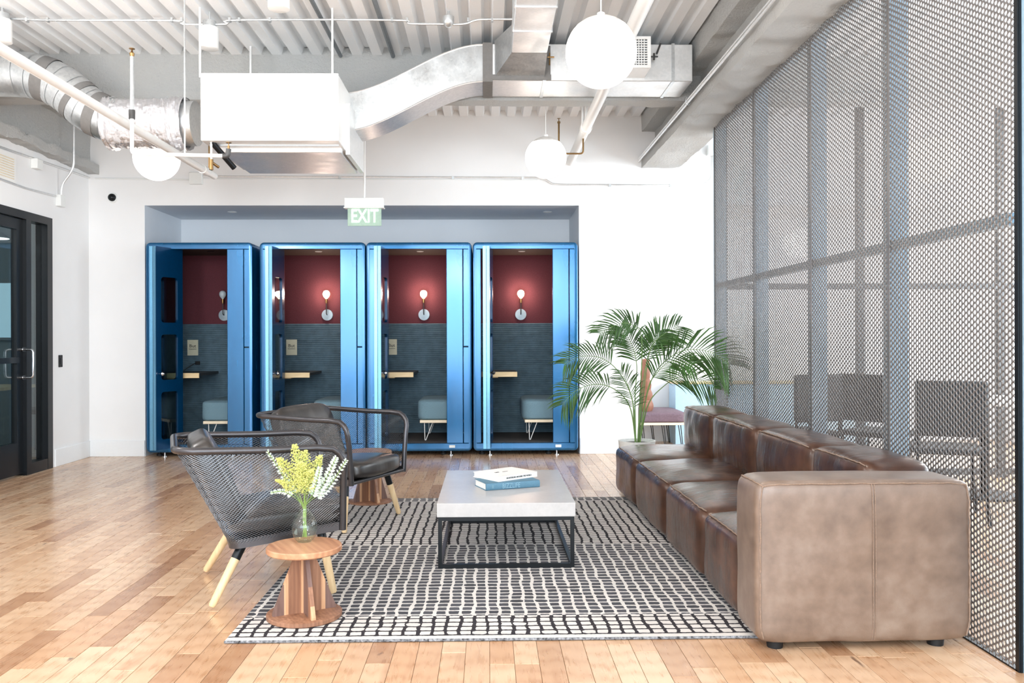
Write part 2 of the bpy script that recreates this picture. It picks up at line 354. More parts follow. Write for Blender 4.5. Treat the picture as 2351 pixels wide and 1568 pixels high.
    def build(s, name, mat, parent=None, smooth=True, angle=.7, loc=None, normals=True):
        me = bpy.data.meshes.new(name); me.from_pydata(s.v, [], s.f); me.materials.append(mat)
        if normals:
            bm = bmesh.new(); bm.from_mesh(me); bmesh.ops.recalc_face_normals(bm, faces=bm.faces[:]); bm.to_mesh(me); bm.free()
        if s.flat: angle = .38
        if smooth: me.shade_smooth(); me.set_sharp_from_angle(angle=angle)
        o = bpy.data.objects.new(name, me); COL.objects.link(o)
        if loc: o.location = loc
        if parent: o.parent = parent
        return o
def tag(o, label, cat, group=None, kind=None):
    if label: o['label'] = label
    if cat: o['category'] = cat
    if group: o['group'] = group
    if kind: o['kind'] = kind
    return o
def thing(name, label, cat, loc=(0, 0, 0), rz=0, group=None):
    o = bpy.data.objects.new(name, None); o.empty_display_size = .1; COL.objects.link(o); o.location = loc; o.rotation_euler = (0, 0, rz)
    return tag(o, label, cat, group)
def struct(name, mb, mat, parent=None, **kw):
    o = mb.build(name, mat, parent, **kw)
    if not parent: o['kind'] = 'structure'
    return o
def copy_tree(o, parent=None):
    c = o.copy(); COL.objects.link(c)
    if parent: c.parent = parent
    for ch in list(o.children): copy_tree(ch, c)
    return c
def text(name, body, size, mat, mw, parent=None, extrude=.0008, sx=1.0, bold=0):
    cu = bpy.data.curves.new(name, 'FONT'); cu.body = body; cu.size = size; cu.extrude = extrude; cu.offset = bold
    cu.align_x = 'CENTER'; cu.align_y = 'CENTER'; cu.resolution_u = 2
    t = bpy.data.objects.new('tmp', cu); COL.objects.link(t); dg = bpy.context.evaluated_depsgraph_get()
    me = bpy.data.meshes.new_from_object(t.evaluated_get(dg)); bpy.data.objects.remove(t)
    me.transform(Matrix.Diagonal((sx, 1, 1, 1))); me.materials.clear(); me.materials.append(mat); me.name = name
    o = bpy.data.objects.new(name, me); COL.objects.link(o)
    if parent: o.parent = parent
    o.matrix_local = mw; return o
def arc(c, a0, a1, r, n, f):  # f maps (cos,sin)*r to a point
    return [f(c[0]+r*math.cos(a0+(a1-a0)*i/n), c[1]+r*math.sin(a0+(a1-a0)*i/n)) for i in range(n+1)]
def smoothpath(pts, n=8):
    P = [Vector(p) for p in pts]; out = []
    for i in range(len(P)-1):
        p0 = P[max(i-1, 0)]; p1 = P[i]; p2 = P[i+1]; p3 = P[min(i+2, len(P)-1)]
        for j in range(n):
            t = j/n; out.append(.5*((2*p1)+(p2-p0)*t+(2*p0-5*p1+4*p2-p3)*t*t+(3*p1-p0-3*p2+p3)*t**3))
    out.append(P[-1]); return out
def rounded(pts, r=.05, n=5):      # polyline with rounded corners
    P = [Vector(p) for p in pts]; out = [P[0]]
    for i in range(1, len(P)-1):
        a = (P[i-1]-P[i]); b = (P[i+1]-P[i]); d = min(r, a.length*.49, b.length*.49)
        A = P[i]+a.normalized()*d; B = P[i]+b.normalized()*d
        for j in range(n+1):
            t = j/n; out.append(A*(1-t)**2+P[i]*2*t*(1-t)+B*t*t)
    out.append(P[-1]); return out

# ================================================================== ROOM SHELL
YB = 8.80; YR = 9.84                       # back wall, back of the recesses
XL = W(205, 900, YB)[0]                    # left wall
XR = 6.0; ZC = 3.50; YF = -3.2
# floor: 300 nearest planks as pieces, the rest as one
fl = struct('floor', MB().box(-9, XR+.3, YF, 10.2, -.12, -.004), M['subfloor'], smooth=False)
PWD = .092; rows = []
x = XL-4.0
planks = []
rr = random.Random(3)
while x < XR:
    y = YF-rr.random()*.8
    while y < 10.1:
        L = rr.choice([.3, .4, .5, .6, .75, .9, 1.1])*rr.uniform(.85, 1.15); planks.append((x, y, L, rr.random(), rr.random())); y += L
    x += PWD
def plank_geo(p):
    x, y, L, a, b = p; g = .0006; c = .0012; z = 0
    vs = [(x+g, y+g, z-.005), (x+PWD-g, y+g, z-.005), (x+PWD-g, y+L-g, z-.005), (x+g, y+L-g, z-.005),
          (x+g, y+g, z-c), (x+PWD-g, y+g, z-c), (x+PWD-g, y+L-g, z-c), (x+g, y+L-g, z-c),
          (x+g+c, y+g+c, z), (x+PWD-g-c, y+g+c, z), (x+PWD-g-c, y+L-g-c, z), (x+g+c, y+L-g-c, z)]
    fs = [(8, 9, 10, 11), (4, 5, 9, 8), (5, 6, 10, 9), (6, 7, 11, 10), (7, 4, 8, 11)]
    return vs, fs
def plank_obj(name, ps, parent):
    mb = MB(); cols = []
    for p in ps:
        vs, fs = plank_geo(p); mb.add(vs, fs); cols += [(p[3], p[4], (p[3]*7.1+p[4]*3.3) % 1, 1)]*12
    me = bpy.data.meshes.new(name); me.from_pydata(mb.v, [], mb.f); me.materials.append(M['floor'])
    at = me.color_attributes.new('tone', 'FLOAT_COLOR', 'POINT'); at.data.foreach_set('color', [c for col in cols for c in col])
    o = bpy.data.objects.new(name, me); COL.objects.link(o); o.parent = parent; return o
def vis(p):
    xc, yc = p[0]+PWD/2, p[1]+p[2]/2
    if yc < 2.7: return 1e9
    px = 1120+xc*F/yc; py = 777+1.2*F/yc
    if px < -60 or px > 2400 or py > 1640: return 1e9
    if -1.0 < xc < 1.25 and 3.4 < yc < 6.25: return 1e8      # under the rug
    if xc > 1.1 and 3.3 < yc < 6.5: return 1e8               # under the sofa
    if xc > 1.92: return 1e8
    return yc
planks.sort(key=vis)
for p in planks[:295]: plank_obj('plank', [p], fl)
o = plank_obj('far_planks', planks[295:], fl); o['kind'] = 'stuff'

# left wall with door opening; Y range of the glazed door front
yd1 = S(118, 700, XL)[0]; yd0 = 5.3; zd = S(100, 497, XL)[1]
wl = MB().box(XL-.15, XL, yd1, YB, 0, ZC).box(XL-.15, XL, yd0, yd1, zd, ZC).box(XL-.15, XL, YF, yd0, 0, ZC)
struct('wall_left', wl, M['wall'], smooth=False)
# back wall with two openings
x0a = W(332, 600, YB)[0]; x1a = W(1330, 600, YB)[0]; zo = W(830, 471, YB)[1]; x2a = W(1464, 600, YB)[0]
wb = MB().box(XL, x0a, YB, YB+.14, 0, zo).box(x1a, x2a, YB, YB+.14, 0, zo).box(XL, XR, YB, YB+.14, zo, ZC+.1)
struct('wall_back', wb, M['wall'], smooth=False)
wr = MB().box(x0a-.1, x0a+.003, YB+.001, YR, 0, zo).box(x0a-.1, x1a+.1, YR, YR+.1, 0, zo).box(x1a-.003, x1a+.1, YB+.001, YR, 0, zo).box(x0a+.003, x1a-.003, YB+.001, YR, zo-.003, zo+.1)
struct('wall_alcove', wr, M['alcove_daylight_tint'], smooth=False)
wn = MB().box(x2a-.1, x2a, YB+.14, YR, 0, zo).box(x2a-.1, XR, YR, YR+.1, 0, zo).box(x2a-.1, XR, YB+.14, YR+.1, zo, zo+.1)
struct('wall_nook', wn, M['wall'], smooth=False)
# right wall with window band, front wall with window band (behind the camera)
wrt = MB().box(XR, XR+.15, YF, YR, 0, .7).box(XR, XR+.15, YF, YR, 2.9, ZC+.1).box(XR, XR+.15, YF, 2.2, .7, 2.9).box(XR, XR+.15, 9.0, YR, .7, 2.9)
struct('wall_right', wrt, M['wall'], smooth=False)
for i in range(5): wrt = None
win = MB()
for y in (2.2, 3.9, 5.6, 7.3, 8.96): win.box(XR+.03, XR+.09, y, y+.05, .7, 2.9)
win.box(XR+.03, XR+.09, 2.2, 9.0, .7, .76).box(XR+.03, XR+.09, 2.2, 9.0, 2.84, 2.9)
struct('window_2', win, M['black_frame'], smooth=False)
wf = MB().box(XL-.15, XR+.15, YF-.15, YF, 0, .45).box(XL-.15, XR+.15, YF-.15, YF, 3.0, ZC+.1).box(XL-.15, -4.75+.01, YF-.15, YF, .45, 3.0).box(3.8, XR+.15, YF-.15, YF, .45, 3.0)
struct('wall_front', wf, M['wall'], smooth=False)
wfm = MB()
for x in (-4.7, -3.0, -1.3, .4, 2.1, 3.75): wfm.box(x, x+.06, YF-.1, YF-.04, .45, 3.0)
struct('window_3', wfm, M['black_frame'], smooth=False)
# wall end to the right of the perforated screen
xs_end = 1.9085
ye = G(2343, 1551)[1]
struct('wall_stub', MB().box(xs_end, XR, ye-.012, ye+.06, 0, ZC), M['daylight_blue'], smooth=False)
struct('baseboard_right', MB().box(xs_end, XR, ye-.022, ye-.012, 0, .06), M['base'], smooth=False)
# baseboards
bbm = MB().rbox(XL, x0a, YB-.015, YB, 0, .165, .003, 1); struct('baseboard_back', bbm, M['base'], smooth=False)
bbm = MB().rbox(x1a, x2a, YB-.015, YB, 0, .165, .003, 1); struct('baseboard_pier', bbm, M['base'], smooth=False)
bbm = MB().rbox(XL, XL+.015, yd1+.04, YB-.015, 0, .165, .003, 1); struct('baseboard_left', bbm, M['base'], smooth=False)
struct('baseboard_nook', MB().box(x2a, XR, YR-.015, YR, 0, .165), M['base'], smooth=False)

# ceiling: ribbed steel deck
mb = MB(); prof = []; x = XL-.4; pit = .162
while x < XR+.2:
    prof += [(x, ZC), (x+.078, ZC), (x+.098, ZC+.062), (x+.142, ZC+.062)]; x += pit
k = len(prof)
vs = [(a, YF-.1, b) for a, b in prof]+[(a, YR+.1, b) for a, b in prof]
mb.add(vs, [(i, i+1, k+i+1, k+i) for i in range(k-1)])
x1c = x
mb.box(XL-.4, x1c, YF-.1, YR+.1, ZC+.09, ZC+.12)
struct('ceiling', mb, M['deck'], smooth=False)
# flute conduits tucked into the ribs
ya = 6.88
for i, (px, w) in enumerate(((783, .016), (903, .018))):
    X = W(px, 128, ya)[0]
    tag(MB().tube([(X, 2.0, ZC-.022), (X, ya-.02, ZC-.022)], w, 8).build('flute_conduit', M['flute']),
        ('dark grey conduit in a ceiling rib above the white air box' if i == 0 else 'dark grey conduit in a ceiling rib right of the white air box'), 'conduit')

# girders and cross beam, sprayed white
def ibeam_along_y(name, xa, xb, y0, y1, z0, z1, web=(.14, .14)):
    mb = MB(); n = 260
    for (xa_, xb_, za, zb) in ((xa, xb, z0, z0+.09), (xa+web[0], xb-web[1], z0+.08, z1-.05), (xa, xb, z1-.16, z1-.04), (xa-.0, xb, z1-.05, z1+.1)):
        m = 6
        sec = []
        for t in range(m): sec.append((xa_+(xb_-xa_)*t/m, za))
        for t in range(3): sec.append((xb_, za+(zb-za)*t/3))
        for t in range(m): sec.append((xb_+(xa_-xb_)*t/m, zb))
        for t in range(3): sec.append((xa_, zb+(za-zb)*t/3))
        q = len(sec); vs = []
        for i in range(n+1):
            y = y0+(y1-y0)*i/n
            for (a, b) in sec:
                w = noise.noise(Vector((a*6, y*6, b*6)))*.020+noise.noise(Vector((a*24, y*24, b*24)))*.010
                vs.append((a+w*.5, y, b+w))
        mb.add(vs, [(i*q+j, i*q+(j+1) % q, (i+1)*q+(j+1) % q, (i+1)*q+j) for i in range(n) for j in range(q)])
    o = mb.build(name, M['spray'], angle=1.0); o['kind'] = 'structure'; return o
gx0 = W(1462, 392, YB)[0]
ibeam_along_y('ceiling_girder', gx0+.05, 1.99, YF, YB, 2.965, ZC)
ibeam_along_y('ceiling_girder', XL-.2, XL+.11, 5.0, YB, 2.90, ZC, web=(.1, .09))
def beam_along_x(xa, xb):
    mb = MB(); n = 120; zb_ = W(1200, 236, 6.95)[1]
    for (ya_, yb_, za, zb) in ((6.88, 7.06, zb_, zb_+.07), (6.90, 7.04, zb_+.05, ZC+.06)):
        sec = [(ya_, za), ((ya_+yb_)/2, za), (yb_, za), (yb_, (za+zb)/2), (yb_, zb), ((ya_+yb_)/2, zb), (ya_, zb), (ya_, (za+zb)/2)]
        q = len(sec); vs = []
        for i in range(n+1):
            X = xa+(xb-xa)*i/n
            for (a, b) in sec:
                w = noise.noise(Vector((X*7, a*7, b*7)))*.016; vs.append((X, a+w*.5, b+w))
        mb.add(vs, [(i*q+j, i*q+(j+1) % q, (i+1)*q+(j+1) % q, (i+1)*q+j) for i in range(n) for j in range(q)])
    o = mb.build('ceiling_cross_beam', M['spray'], angle=1.0); o['kind'] = 'structure'
beam_along_x(XL, XR)

# ================================================================== LEFT DOOR FRONT
XD = XL-.02
def glazed_left():
    ym = S(62, 700, XL)[0]
    fr = MB().box(XL-.10, XL+.012, yd1-.09, yd1, 0, zd-.07).box(XL-.10, XL+.012, ym-.03, ym+.05, 0, zd-.07).box(XL-.10, XL+.012, yd0, yd1, zd-.07, zd).box(XL-.1, XL+.01, ym+.05, yd1-.09, 0, .10)
    w1 = struct('window_1', fr, M['black_frame'], smooth=False)
    MB().box(XL-.05, XL-.042, ym+.05, yd1-.09, .10, zd-.07).build('pane', M['dark_glass'], w1, smooth=False)
    # back-side mullions
    MB().box(XL-.13, XL-.10, yd1-.28, yd1-.22, .1, zd-.07).build('mullion', M['black_frame'], w1, smooth=False)
    for py in (708, 855):
        y, z = S(77, py, XL)
        MB().lathe([(.001, 0), (.032, 0), (.032, .002), (.001, .002)], 20).xf(Matrix.Translation((XL-.04, y, z)) @ Matrix.Rotation(PI/2, 4, 'Y')).build('round_sticker', M['black'], w1)
    d = MB().box(XL-.07, XL-.02, ym-.13, ym-.03, .02, zd-.075).box(XL-.07, XL-.02, yd0+.12, ym-.13, zd-.17, zd-.075).box(XL-.07, XL-.02, yd0+.12, ym-.13, .02, .30).box(XL-.07, XL-.02, yd0+.02, yd0+.12, .02, zd-.075)
    zb = S(20, 828, XL)[1]
    dr = struct('door_1', d, M['black_frame'], smooth=False)
    MB().box(XL-.06, XL-.01, yd0+.05, ym-.10, zb-.025, zb+.025).build('cross_bar', M['black_frame'], dr, smooth=False)
    MB().box(XL-.05, XL-.042, yd0+.1, ym-.12, .30, zd-.17).build('pane', M['dark_glass'], dr, smooth=False)
    y, z0 = S(62, 866, XL); z1 = S(62, 802, XL)[1]; y -= .04
    MB().tube(rounded([(XL-.02, y, z0), (XL+.075, y, z0), (XL+.075, y, z1), (XL-.02, y, z1)], .03), .010, 10).build('door_handle', M['chrome'], dr)
    for z in (z0, z1):
        MB().lathe([(.001, 0), (.018, 0), (.018, .006), (.001, .006)], 14).xf(Matrix.Translation((XL-.018, y, z)) @ Matrix.Rotation(PI/2, 4, 'Y')).build('handle_rose', M['chrome'], dr)
    # meeting room behind
    rm = MB().box(-8.6, -8.5, 4.6, 10.0, 0, 2.9).box(-8.6, XL-.15, 9.6, 9.7, 0, 2.9).box(-8.6, XL-.15, 4.5, 4.6, 0, 2.9).box(-8.6, XL-.15, 4.5, 9.7, 2.9, 3.0)
    struct('wall_meeting_room', rm, M['grey_room'], smooth=False)
    w4 = struct('window_4', MB().box(-8.49, -8.45, 4.7, 4.76, 1.0, 2.4).box(-8.49, -8.45, 9.4, 9.46, 1.0, 2.4).box(-8.49, -8.45, 4.7, 9.46, .96, 1.02).box(-8.49, -8.45, 4.7, 9.46, 2.38, 2.44), M['black_frame'], smooth=False)
    MB().box(-8.5, -8.48, 4.76, 9.4, 1.0, 2.4).build('pane', M['win_glow'], w4, smooth=False)
    xa_, za_ = W(-40, 775, 9.58); xb_, zb_ = W(31, 650, 9.58)
    w5 = struct('window_5', MB().box(xa_, xb_, 9.56, 9.6, za_-.03, za_).box(xa_, xb_, 9.56, 9.6, zb_, zb_+.03).box(xb_, xb_+.03, 9.56, 9.6, za_-.03, zb_+.03), M['grey_room'], smooth=False)
    MB().box(xa_, xb_, 9.57, 9.58, za_, zb_).build('pane', M['win_glow'], w5, smooth=False)
    xt, zt = W(10, 888, 8.4)
    t = thing('meeting_table', 'pale wood topped table with black legs behind the glass door', 'table', (xt-.55, 8.5, 0))
    MB().box(-.6, .62, -.4, .4, zt-.03, zt).build('tabletop', M['ash'], t, smooth=False)
    for a in (-.52, .5):
        for b in (-.33, .33): MB().box(a-.025, a+.025, b-.025, b+.025, 0, zt-.03).build('leg', M['black'], t, smooth=False)
    xc, zc = W(26, 930, 8.75)
    c = thing('meeting_chair', 'dark chair beside the pale table behind the glass door', 'chair', (xc+.12, 9.2, 0))
    MB().rbox(-.22, .22, -.2, .2, .42, .47, .015).build('seat', M['black'], c)
    MB().rbox(-.2, .2, .18, .22, .55, .95, .015).build('backrest', M['black'], c)
    for a in (-.19, .19):
        for b in (-.17, .17): MB().tube([(a*1.1, b*1.1, 0), (a, b, .43)], .012, 8).build('leg', M['black'], c)
        MB().tube([(a, .2, .44), (a, .21, .7)], .01, 8).build('back_post', M['black'], c)
    x, z = W(2, 546, 7.6)
    p = thing('pendant_lamp', 'lit shallow pendant lamp seen through the glass door', 'lamp', (x-.05, 7.6, z))
    MB().lathe([(.001, .06), (.05, .05), (.12, 0), (.118, -.004)], 20).build('shade', M['white_metal'], p)
    MB().lathe([(.001, -.01), (.11, -.006), (.11, 0), (.001, 0)], 20).build('diffuser', M['lamp_on'], p)
    MB().tube([(0, 0, .06), (0, 0, 2.9-z)], .004, 6).build('cord', M['white_metal'], p)
glazed_left()
bulb('meeting_room_light', (-6.5, 7.3, 2.6), 60, .2, (1, .95, .9))
y, z = S(138, 829, XL)
t = thing('light_switch', 'small black light switch on the left white wall', 'switch', (XL, y, z))
MB().rbox(0, .008, -.035, .035, -.058, .058, .003, 1).build('plate', M['black'], t)
MB().rbox(.006, .013, -.014, .014, -.03, .03, .002, 1).build('rocker', M['black_metal'], t)
x, z = W(259, 454, YB)
t = thing('security_camera', 'round security camera with dark lens high on the back wall', 'camera', (x, YB, z))
rot = Matrix.Rotation(PI/2, 4, 'X')
MB().lathe([(.001, 0), (.055, 0), (.05, .015), (.001, .02)], 24).xf(rot).build('mount', M['white_plastic'], t)
MB().lathe([(.04, .01), (.038, .03), (.028, .045), (.001, .055)], 24).xf(rot).build('lens_dome', M['black_metal'], t)

# ================================================================== PHONE BOOTHS
YFB = 8.72; BW = 1.080; BD = .93; ZT = W(1000, 556, YFB)[1]; ZB0 = .045
x_left = [W(p, 800, YFB)[0] for p in (335, 596, 841, 1086)]
zh = W(1200, 571, YFB)[1]                # bottom of the header
zs = W(1200, 1017, YFB)[1]               # top of the sill
ordn = ['leftmost of the four, its wall lamp unlit', 'second from the left of the four, lamp lit', 'third from the left of the four, lamp lit', 'rightmost of the four, beside the palm']
def rframe(mb, x0, x1, z0, z1, r, y0, y1, w, n=5):      # rounded rectangular frame ring (outer rounded, inner square-ish)
    def ring(x0, x1, z0, z1, r):
        out = []
        for (cx, cz, a) in ((x1-r, z1-r, 0), (x0+r, z1-r, PI/2), (x0+r, z0+r, PI), (x1-r, z0+r, 1.5*PI)):
            for i in range(n+1): out.append((cx+r*math.cos(a+PI/2*i/n), cz+r*math.sin(a+PI/2*i/n)))
        return out
    b = .014
    rings = [(ring(x0, x1, z0, z1, r), y1), (ring(x0, x1, z0, z1, r), y0+b), (ring(x0+.004, x1-.004, z0+.004, z1-.004, r-.004), y0+.004), (ring(x0+b, x1-b, z0+b, z1-b, max(r-b, .003)), y0),
             (ring(x0+w, x1-w, z0+w, z1-w, .004), y0), (ring(x0+w, x1-w, z0+w, z1-w, .004), y1)]
    q = len(rings[0][0]); vs = [(p, y, s) for rg, y in rings for p, s in rg]
    mb.add(vs, [(i*q+j, i*q+(j+1) % q, (i+1)*q+(j+1) % q, (i+1)*q+j) for i in range(len(rings)-1) for j in range(q)])
def booth(i, x0):
    t = thing('phone_booth', 'blue steel phone booth with folded door, '+ordn[i], 'phone booth', (x0, YFB, 0), group='phone booths in the wall recess')
    P = lambda mb, n, m, **k: mb.build(n, M[m], t, **k)
    w = BW
    mb = MB(); rframe(mb, 0, w, ZB0, ZT, .045, 0, BD, .035); P(mb, 'shell', 'blue')
    P(MB().rbox(.03, w-.03, .012, .06, zh-ZB0*0, ZT-.03, .004, 1), 'header', 'blue')
    P(MB().rbox(.03, w-.03, .006, .07, ZB0+.03, zs, .005, 1), 'sill', 'blue')
    P(MB().rbox(.03, .085, .008, .05, zs, zh, .006, 2), 'side_panel', 'blue')
    zsp = W(1000, 796, YFB)[1]
    xr0 = .085+.735
    # right hand fixed panel and corner post, each in two lifts
    P(MB().rbox(xr0, xr0+.168, .010, .05, zs, zh, .004, 1), 'fixed_panel', 'blue')
    for a, b in ((zs, zsp-.003), (zsp+.003, zh)): P(MB().rbox(xr0+.172, w-.03, .002, .05, a, b, .006, 2), 'corner_panel', 'blue')
    # interior
    yb = .88
    P(MB().box(.035, w-.035, yb, yb+.02, 1.372, zh+.03), 'upper_felt_wall', 'maroon', smooth=False)
    mb = MB(); nz = 58; z0 = .139; dz = (1.372-z0)/nz; pr = []
    for k in range(nz): pr += [(yb-.002, z0+k*dz), (yb-.008, z0+(k+.25)*dz), (yb-.008, z0+(k+.75)*dz)]
    pr += [(yb-.002, 1.372)]
    vs = [(.035, a, b) for a, b in pr]+[(w-.035, a, b) for a, b in pr]; q = len(pr)
    mb.add(vs, [(k, k+1, q+k+1, q+k) for k in range(q-1)]); o = P(mb, 'ribbed_felt_panel', 'ribbed', smooth=False)
    P(MB().box(.035, .05, .05, yb, zs, 1.372).box(w-.05, w-.035, .05, yb, zs, 1.372), 'lower_side_lining', 'ribbed', smooth=False)
    P(MB().box(.035, .05, .05, yb, 1.372, zh+.03).box(w-.05, w-.035, .05, yb, 1.372, zh+.03), 'upper_side_lining', 'maroon', smooth=False)
    P(MB().box(.035, w-.035, .06, yb, .12, .139), 'booth_carpet', 'dark_carpet', smooth=False)
    P(MB().box(.035, w-.035, .06, yb+.02, zh+.02, zh+.04), 'inner_ceiling', 'dark_ceiling', smooth=False)
    dl = P(MB().lathe([(.001, 0), (.035, 0), (.04, .006), (.001, .006)], 16, .52, .42, zh+.012), 'downlight', 'white_metal' if i else 'black_metal')
    # desk shelf
    ds = P(MB().rbox(.05, .46, .23, yb-.005, .815, .845, .003, 1), 'desk_shelf', 'shelf_top')
    MB().rbox(.05, .461, .222, .236, .795, .848, .002, 1).build('shelf_edge', M['desk_wood'], ds)
    MB().rbox(.10, .26, .25, .6, .785, .815, .003, 1).build('bracket', M['desk_wood'], ds)
    # wall lamp
    lx = .525; lz = 1.47
    wl = P(MB().lathe([(.001, 0), (.064, 0), (.062, .012), (.001, .016)], 28).xf(Matrix.Translation((lx, yb, lz)) @ rot), 'wall_lamp', 'lamp_plate')
    wl['label'] = 'round chrome wall lamp plate'
    MB().tube(rounded([(lx, yb-.01, lz), (lx, yb-.06, lz+.01), (lx, yb-.06, lz+.13)], .02), .005, 8).build('lamp_arm', M['grey_iron'], wl)
    MB().lathe([(.012, 0), (.014, .02), (.014, .05), (.001, .052)], 14, lx, yb-.06, lz+.13).build('lamp_socket', M['brass'], wl)
    MB().lathe([(.001, 0), (.012, .002), (.014, .012), (.027, .024), (.036, .042), (.039, .058), (.036, .076), (.026, .09), (.012, .097), (.001, .098)], 20, lx, yb-.06, lz+.175).build('lamp_bulb', M['bulb_on'] if i else M['bulb_off'], wl)
    if i: bulb('booth_lamp_light', (x0+lx, YFB+yb-.10, lz+.235), 12, .03, (1.0, .74, .60))
    # notice card
    if i < 3:
        nx = (.115, .066, .10)[i]
        nc = P(MB().box(nx, nx+.12, yb-.014, yb-.009, 1.02, 1.195), 'notice_card', 'paper', smooth=False)
        mx = Matrix.Translation((nx+.06, yb-.0165, 1.125)) @ rot
        text('notice_heading', 'But', .05, M['ink'], mx, nc, sx=1.1)
        text('notice_line', 'Question', .022, M['ink'], Matrix.Translation((nx+.06, yb-.0165, 1.092)) @ rot, nc)
        text('notice_line', 'a quiet call', .010, M['grey_iron'], Matrix.Translation((nx+.06, yb-.0165, 1.05)) @ rot, nc) if False else None
    if i == 0:
        oc = P(MB().rbox(.20, .255, yb-.016, yb-.008, .915, .955, .003, 1), 'power_outlet', 'black')
        MB().tube(smoothpath([(.215, yb-.02, .935), (.19, yb-.06, .92), (.12, yb-.08, .87), (.10, yb-.09, .85)]), .004, 6).build('power_cord', M['black'], oc)
    # bifold door, folded at the left of the opening
    yn, yf = -.165, .20; ang = .42 if i == 0 else .10
    def leaf(xa, side, a):
        mb = MB(); th = .030; L = yf-yn; z0, z1 = zs-.035, zh+.012
        # leaf local: x thickness, y length; three rounded windows left open
        hy0, hy1 = .07, L-.07
        zz = [z0+.10, z0+.10+.50, z0+.72, z0+.72+.48, z0+1.28, z0+1.28+.50]
        zz = [z0+.10, z0+.58, z0+.70, z0+1.16, z0+1.28, z0+1.74]
        mb.box(0, th, 0, hy0, z0, z1).box(0, th, hy1, L, z0, z1)
        for za, zb in ((z0, zz[0]), (zz[1], zz[2]), (zz[3], zz[4]), (zz[5], z1)): mb.box(0, th, hy0, hy1, za, zb)
        # rounded corners of the windows
        r = .035
        for za, zb in ((zz[0], zz[1]), (zz[2], zz[3]), (zz[4], zz[5])):
            for (cy, cz, sy, sz) in ((hy0, za, 1, 1), (hy1, za, -1, 1), (hy0, zb, 1, -1), (hy1, zb, -1, -1)):
                pl = [(cy, cz)]+[(cy+sy*(r-r*math.cos(q)), cz+sz*(r-r*math.sin(q))) for q in [PI/2*k/5 for k in range(6)]]
                if sy*sz < 0: pl = pl[::-1]
                mb.prism(pl, 'x', 0, th)
        mat = Matrix.Translation((xa, yn, 0)) @ Matrix.Rotation(-a, 4, 'Z')
        d = mb.xf(mat).build('door_leaf', M['blue_dark'], t, smooth=False)
        MB().box(-.001, th+.001, -.006, 0, z0, z1).xf(mat).build('leaf_edge', M['blue_edge'], d, smooth=False)
        for za, zb in ((zz[0], zz[1]), (zz[2], zz[3]), (zz[4], zz[5])):
            MB().box(th*.4, th*.55, hy0-.005, hy1+.005, za-.005, zb+.005).xf(mat).build('door_pane', M['dark_glass'], d, smooth=False)
        return d, mat, th, L
    leaf(.105, -1, 0.0)
    d, mat, th, L = leaf(.142, 1, ang)
    MB().lathe([(.001, 0), (.008, 0), (.009, .014), (.02, .022), (.022, .034), (.014, .046), (.001, .05)], 16).xf(mat @ Matrix.Translation((th, L*.16, .855)) @ Matrix.Rotation(PI/2, 4, 'Y')).build('door_knob', M['chrome'] if i < 3 else M['black'], d)
    sm = MB()
    for k in range(9):
        sm.lathe([(.001, 0), (.0035, 0), (.0025, .002), (.001, .0022)], 8).xf(mat @ Matrix.Translation((.012, -.006, zs+.1+k*.22)) @ Matrix.Rotation(PI/2, 4, 'X'), len(sm.v)-32) if False else None
    # sill label, feet
    if i >= 2: P(MB().box(w-.235, w-.175, .002, .006, ZB0+.035, ZB0+.062), 'sill_label', 'white_plastic', smooth=False)
    for fx in (.17, w-.22):
        P(MB().lathe([(.028, 0), (.028, .008), (.008, .010), (.007, ZB0+.01)], 12, fx, .05, 0), 'levelling_foot', 'chrome')
        P(MB().lathe([(.03, 0), (.03, .02), (.016, .022), (.014, ZB0+.01)], 12, fx-.08, .12, 0), 'caster', 'black')
    for fx in (.17, w-.17): P(MB().lathe([(.028, 0), (.028, .008), (.008, .010), (.007, ZB0+.01)], 10, fx, BD-.1, 0), 'levelling_foot', 'chrome')
    # bench
    bl = ['upholstered bench on hairpin legs inside the leftmost phone booth', 'upholstered bench mostly hidden behind the far armchair, in the second booth',
          'upholstered bench on hairpin legs inside the third phone booth', 'upholstered bench on hairpin legs inside the rightmost phone booth']
    b = thing('booth_bench', 'slate blue '+bl[i], 'bench', (x0, YFB, .139), group='benches in the phone booths')
    MB().puff((.77, .485, .318), (.262, .385, .108), n=9, cuts=10, bulge=(0, 0, .06)).build('cushion', M['bench_fabric'], b)
    MB().rbox(.535, 1.02, .12, .86, .185, .215, .003, 1).build('base_board', M['ply'], b)
    for (cx, cy) in ((.58, .16), (.98, .16), (.58, .8), (.98, .8)):
        sgn = 1 if cx < .7 else -1
        MB().tube(rounded([(cx, cy, .187), (cx+sgn*.005, cy, .004), (cx+sgn*.015, cy, .004), (cx+sgn*.085, cy, .187)], .008), .0045, 6).build('leg', M['white_metal'], b)
for i, x0 in enumerate(x_left): booth(i, x0)
# recess downlights
for k, px in enumerate((530, 1258)):
    x, y = G(px, 487, 1.2+(zo-1.2)) if False else (W(px, 487, 9.2)[0], 9.25)
    t = thing('recess_downlight', ('left' if k == 0 else 'right')+' small round downlight in the recess ceiling above the booths', 'downlight', (x, y, zo))
    MB().lathe([(.05, 0), (.048, -.006), (.035, -.006), (.033, 0)], 24).build('trim_ring', M['white_metal'], t)
    MB().lathe([(.001, -.003), (.034, -.003), (.034, 0), (.001, 0)], 20).build('diffuser', M['white_plastic'], t)

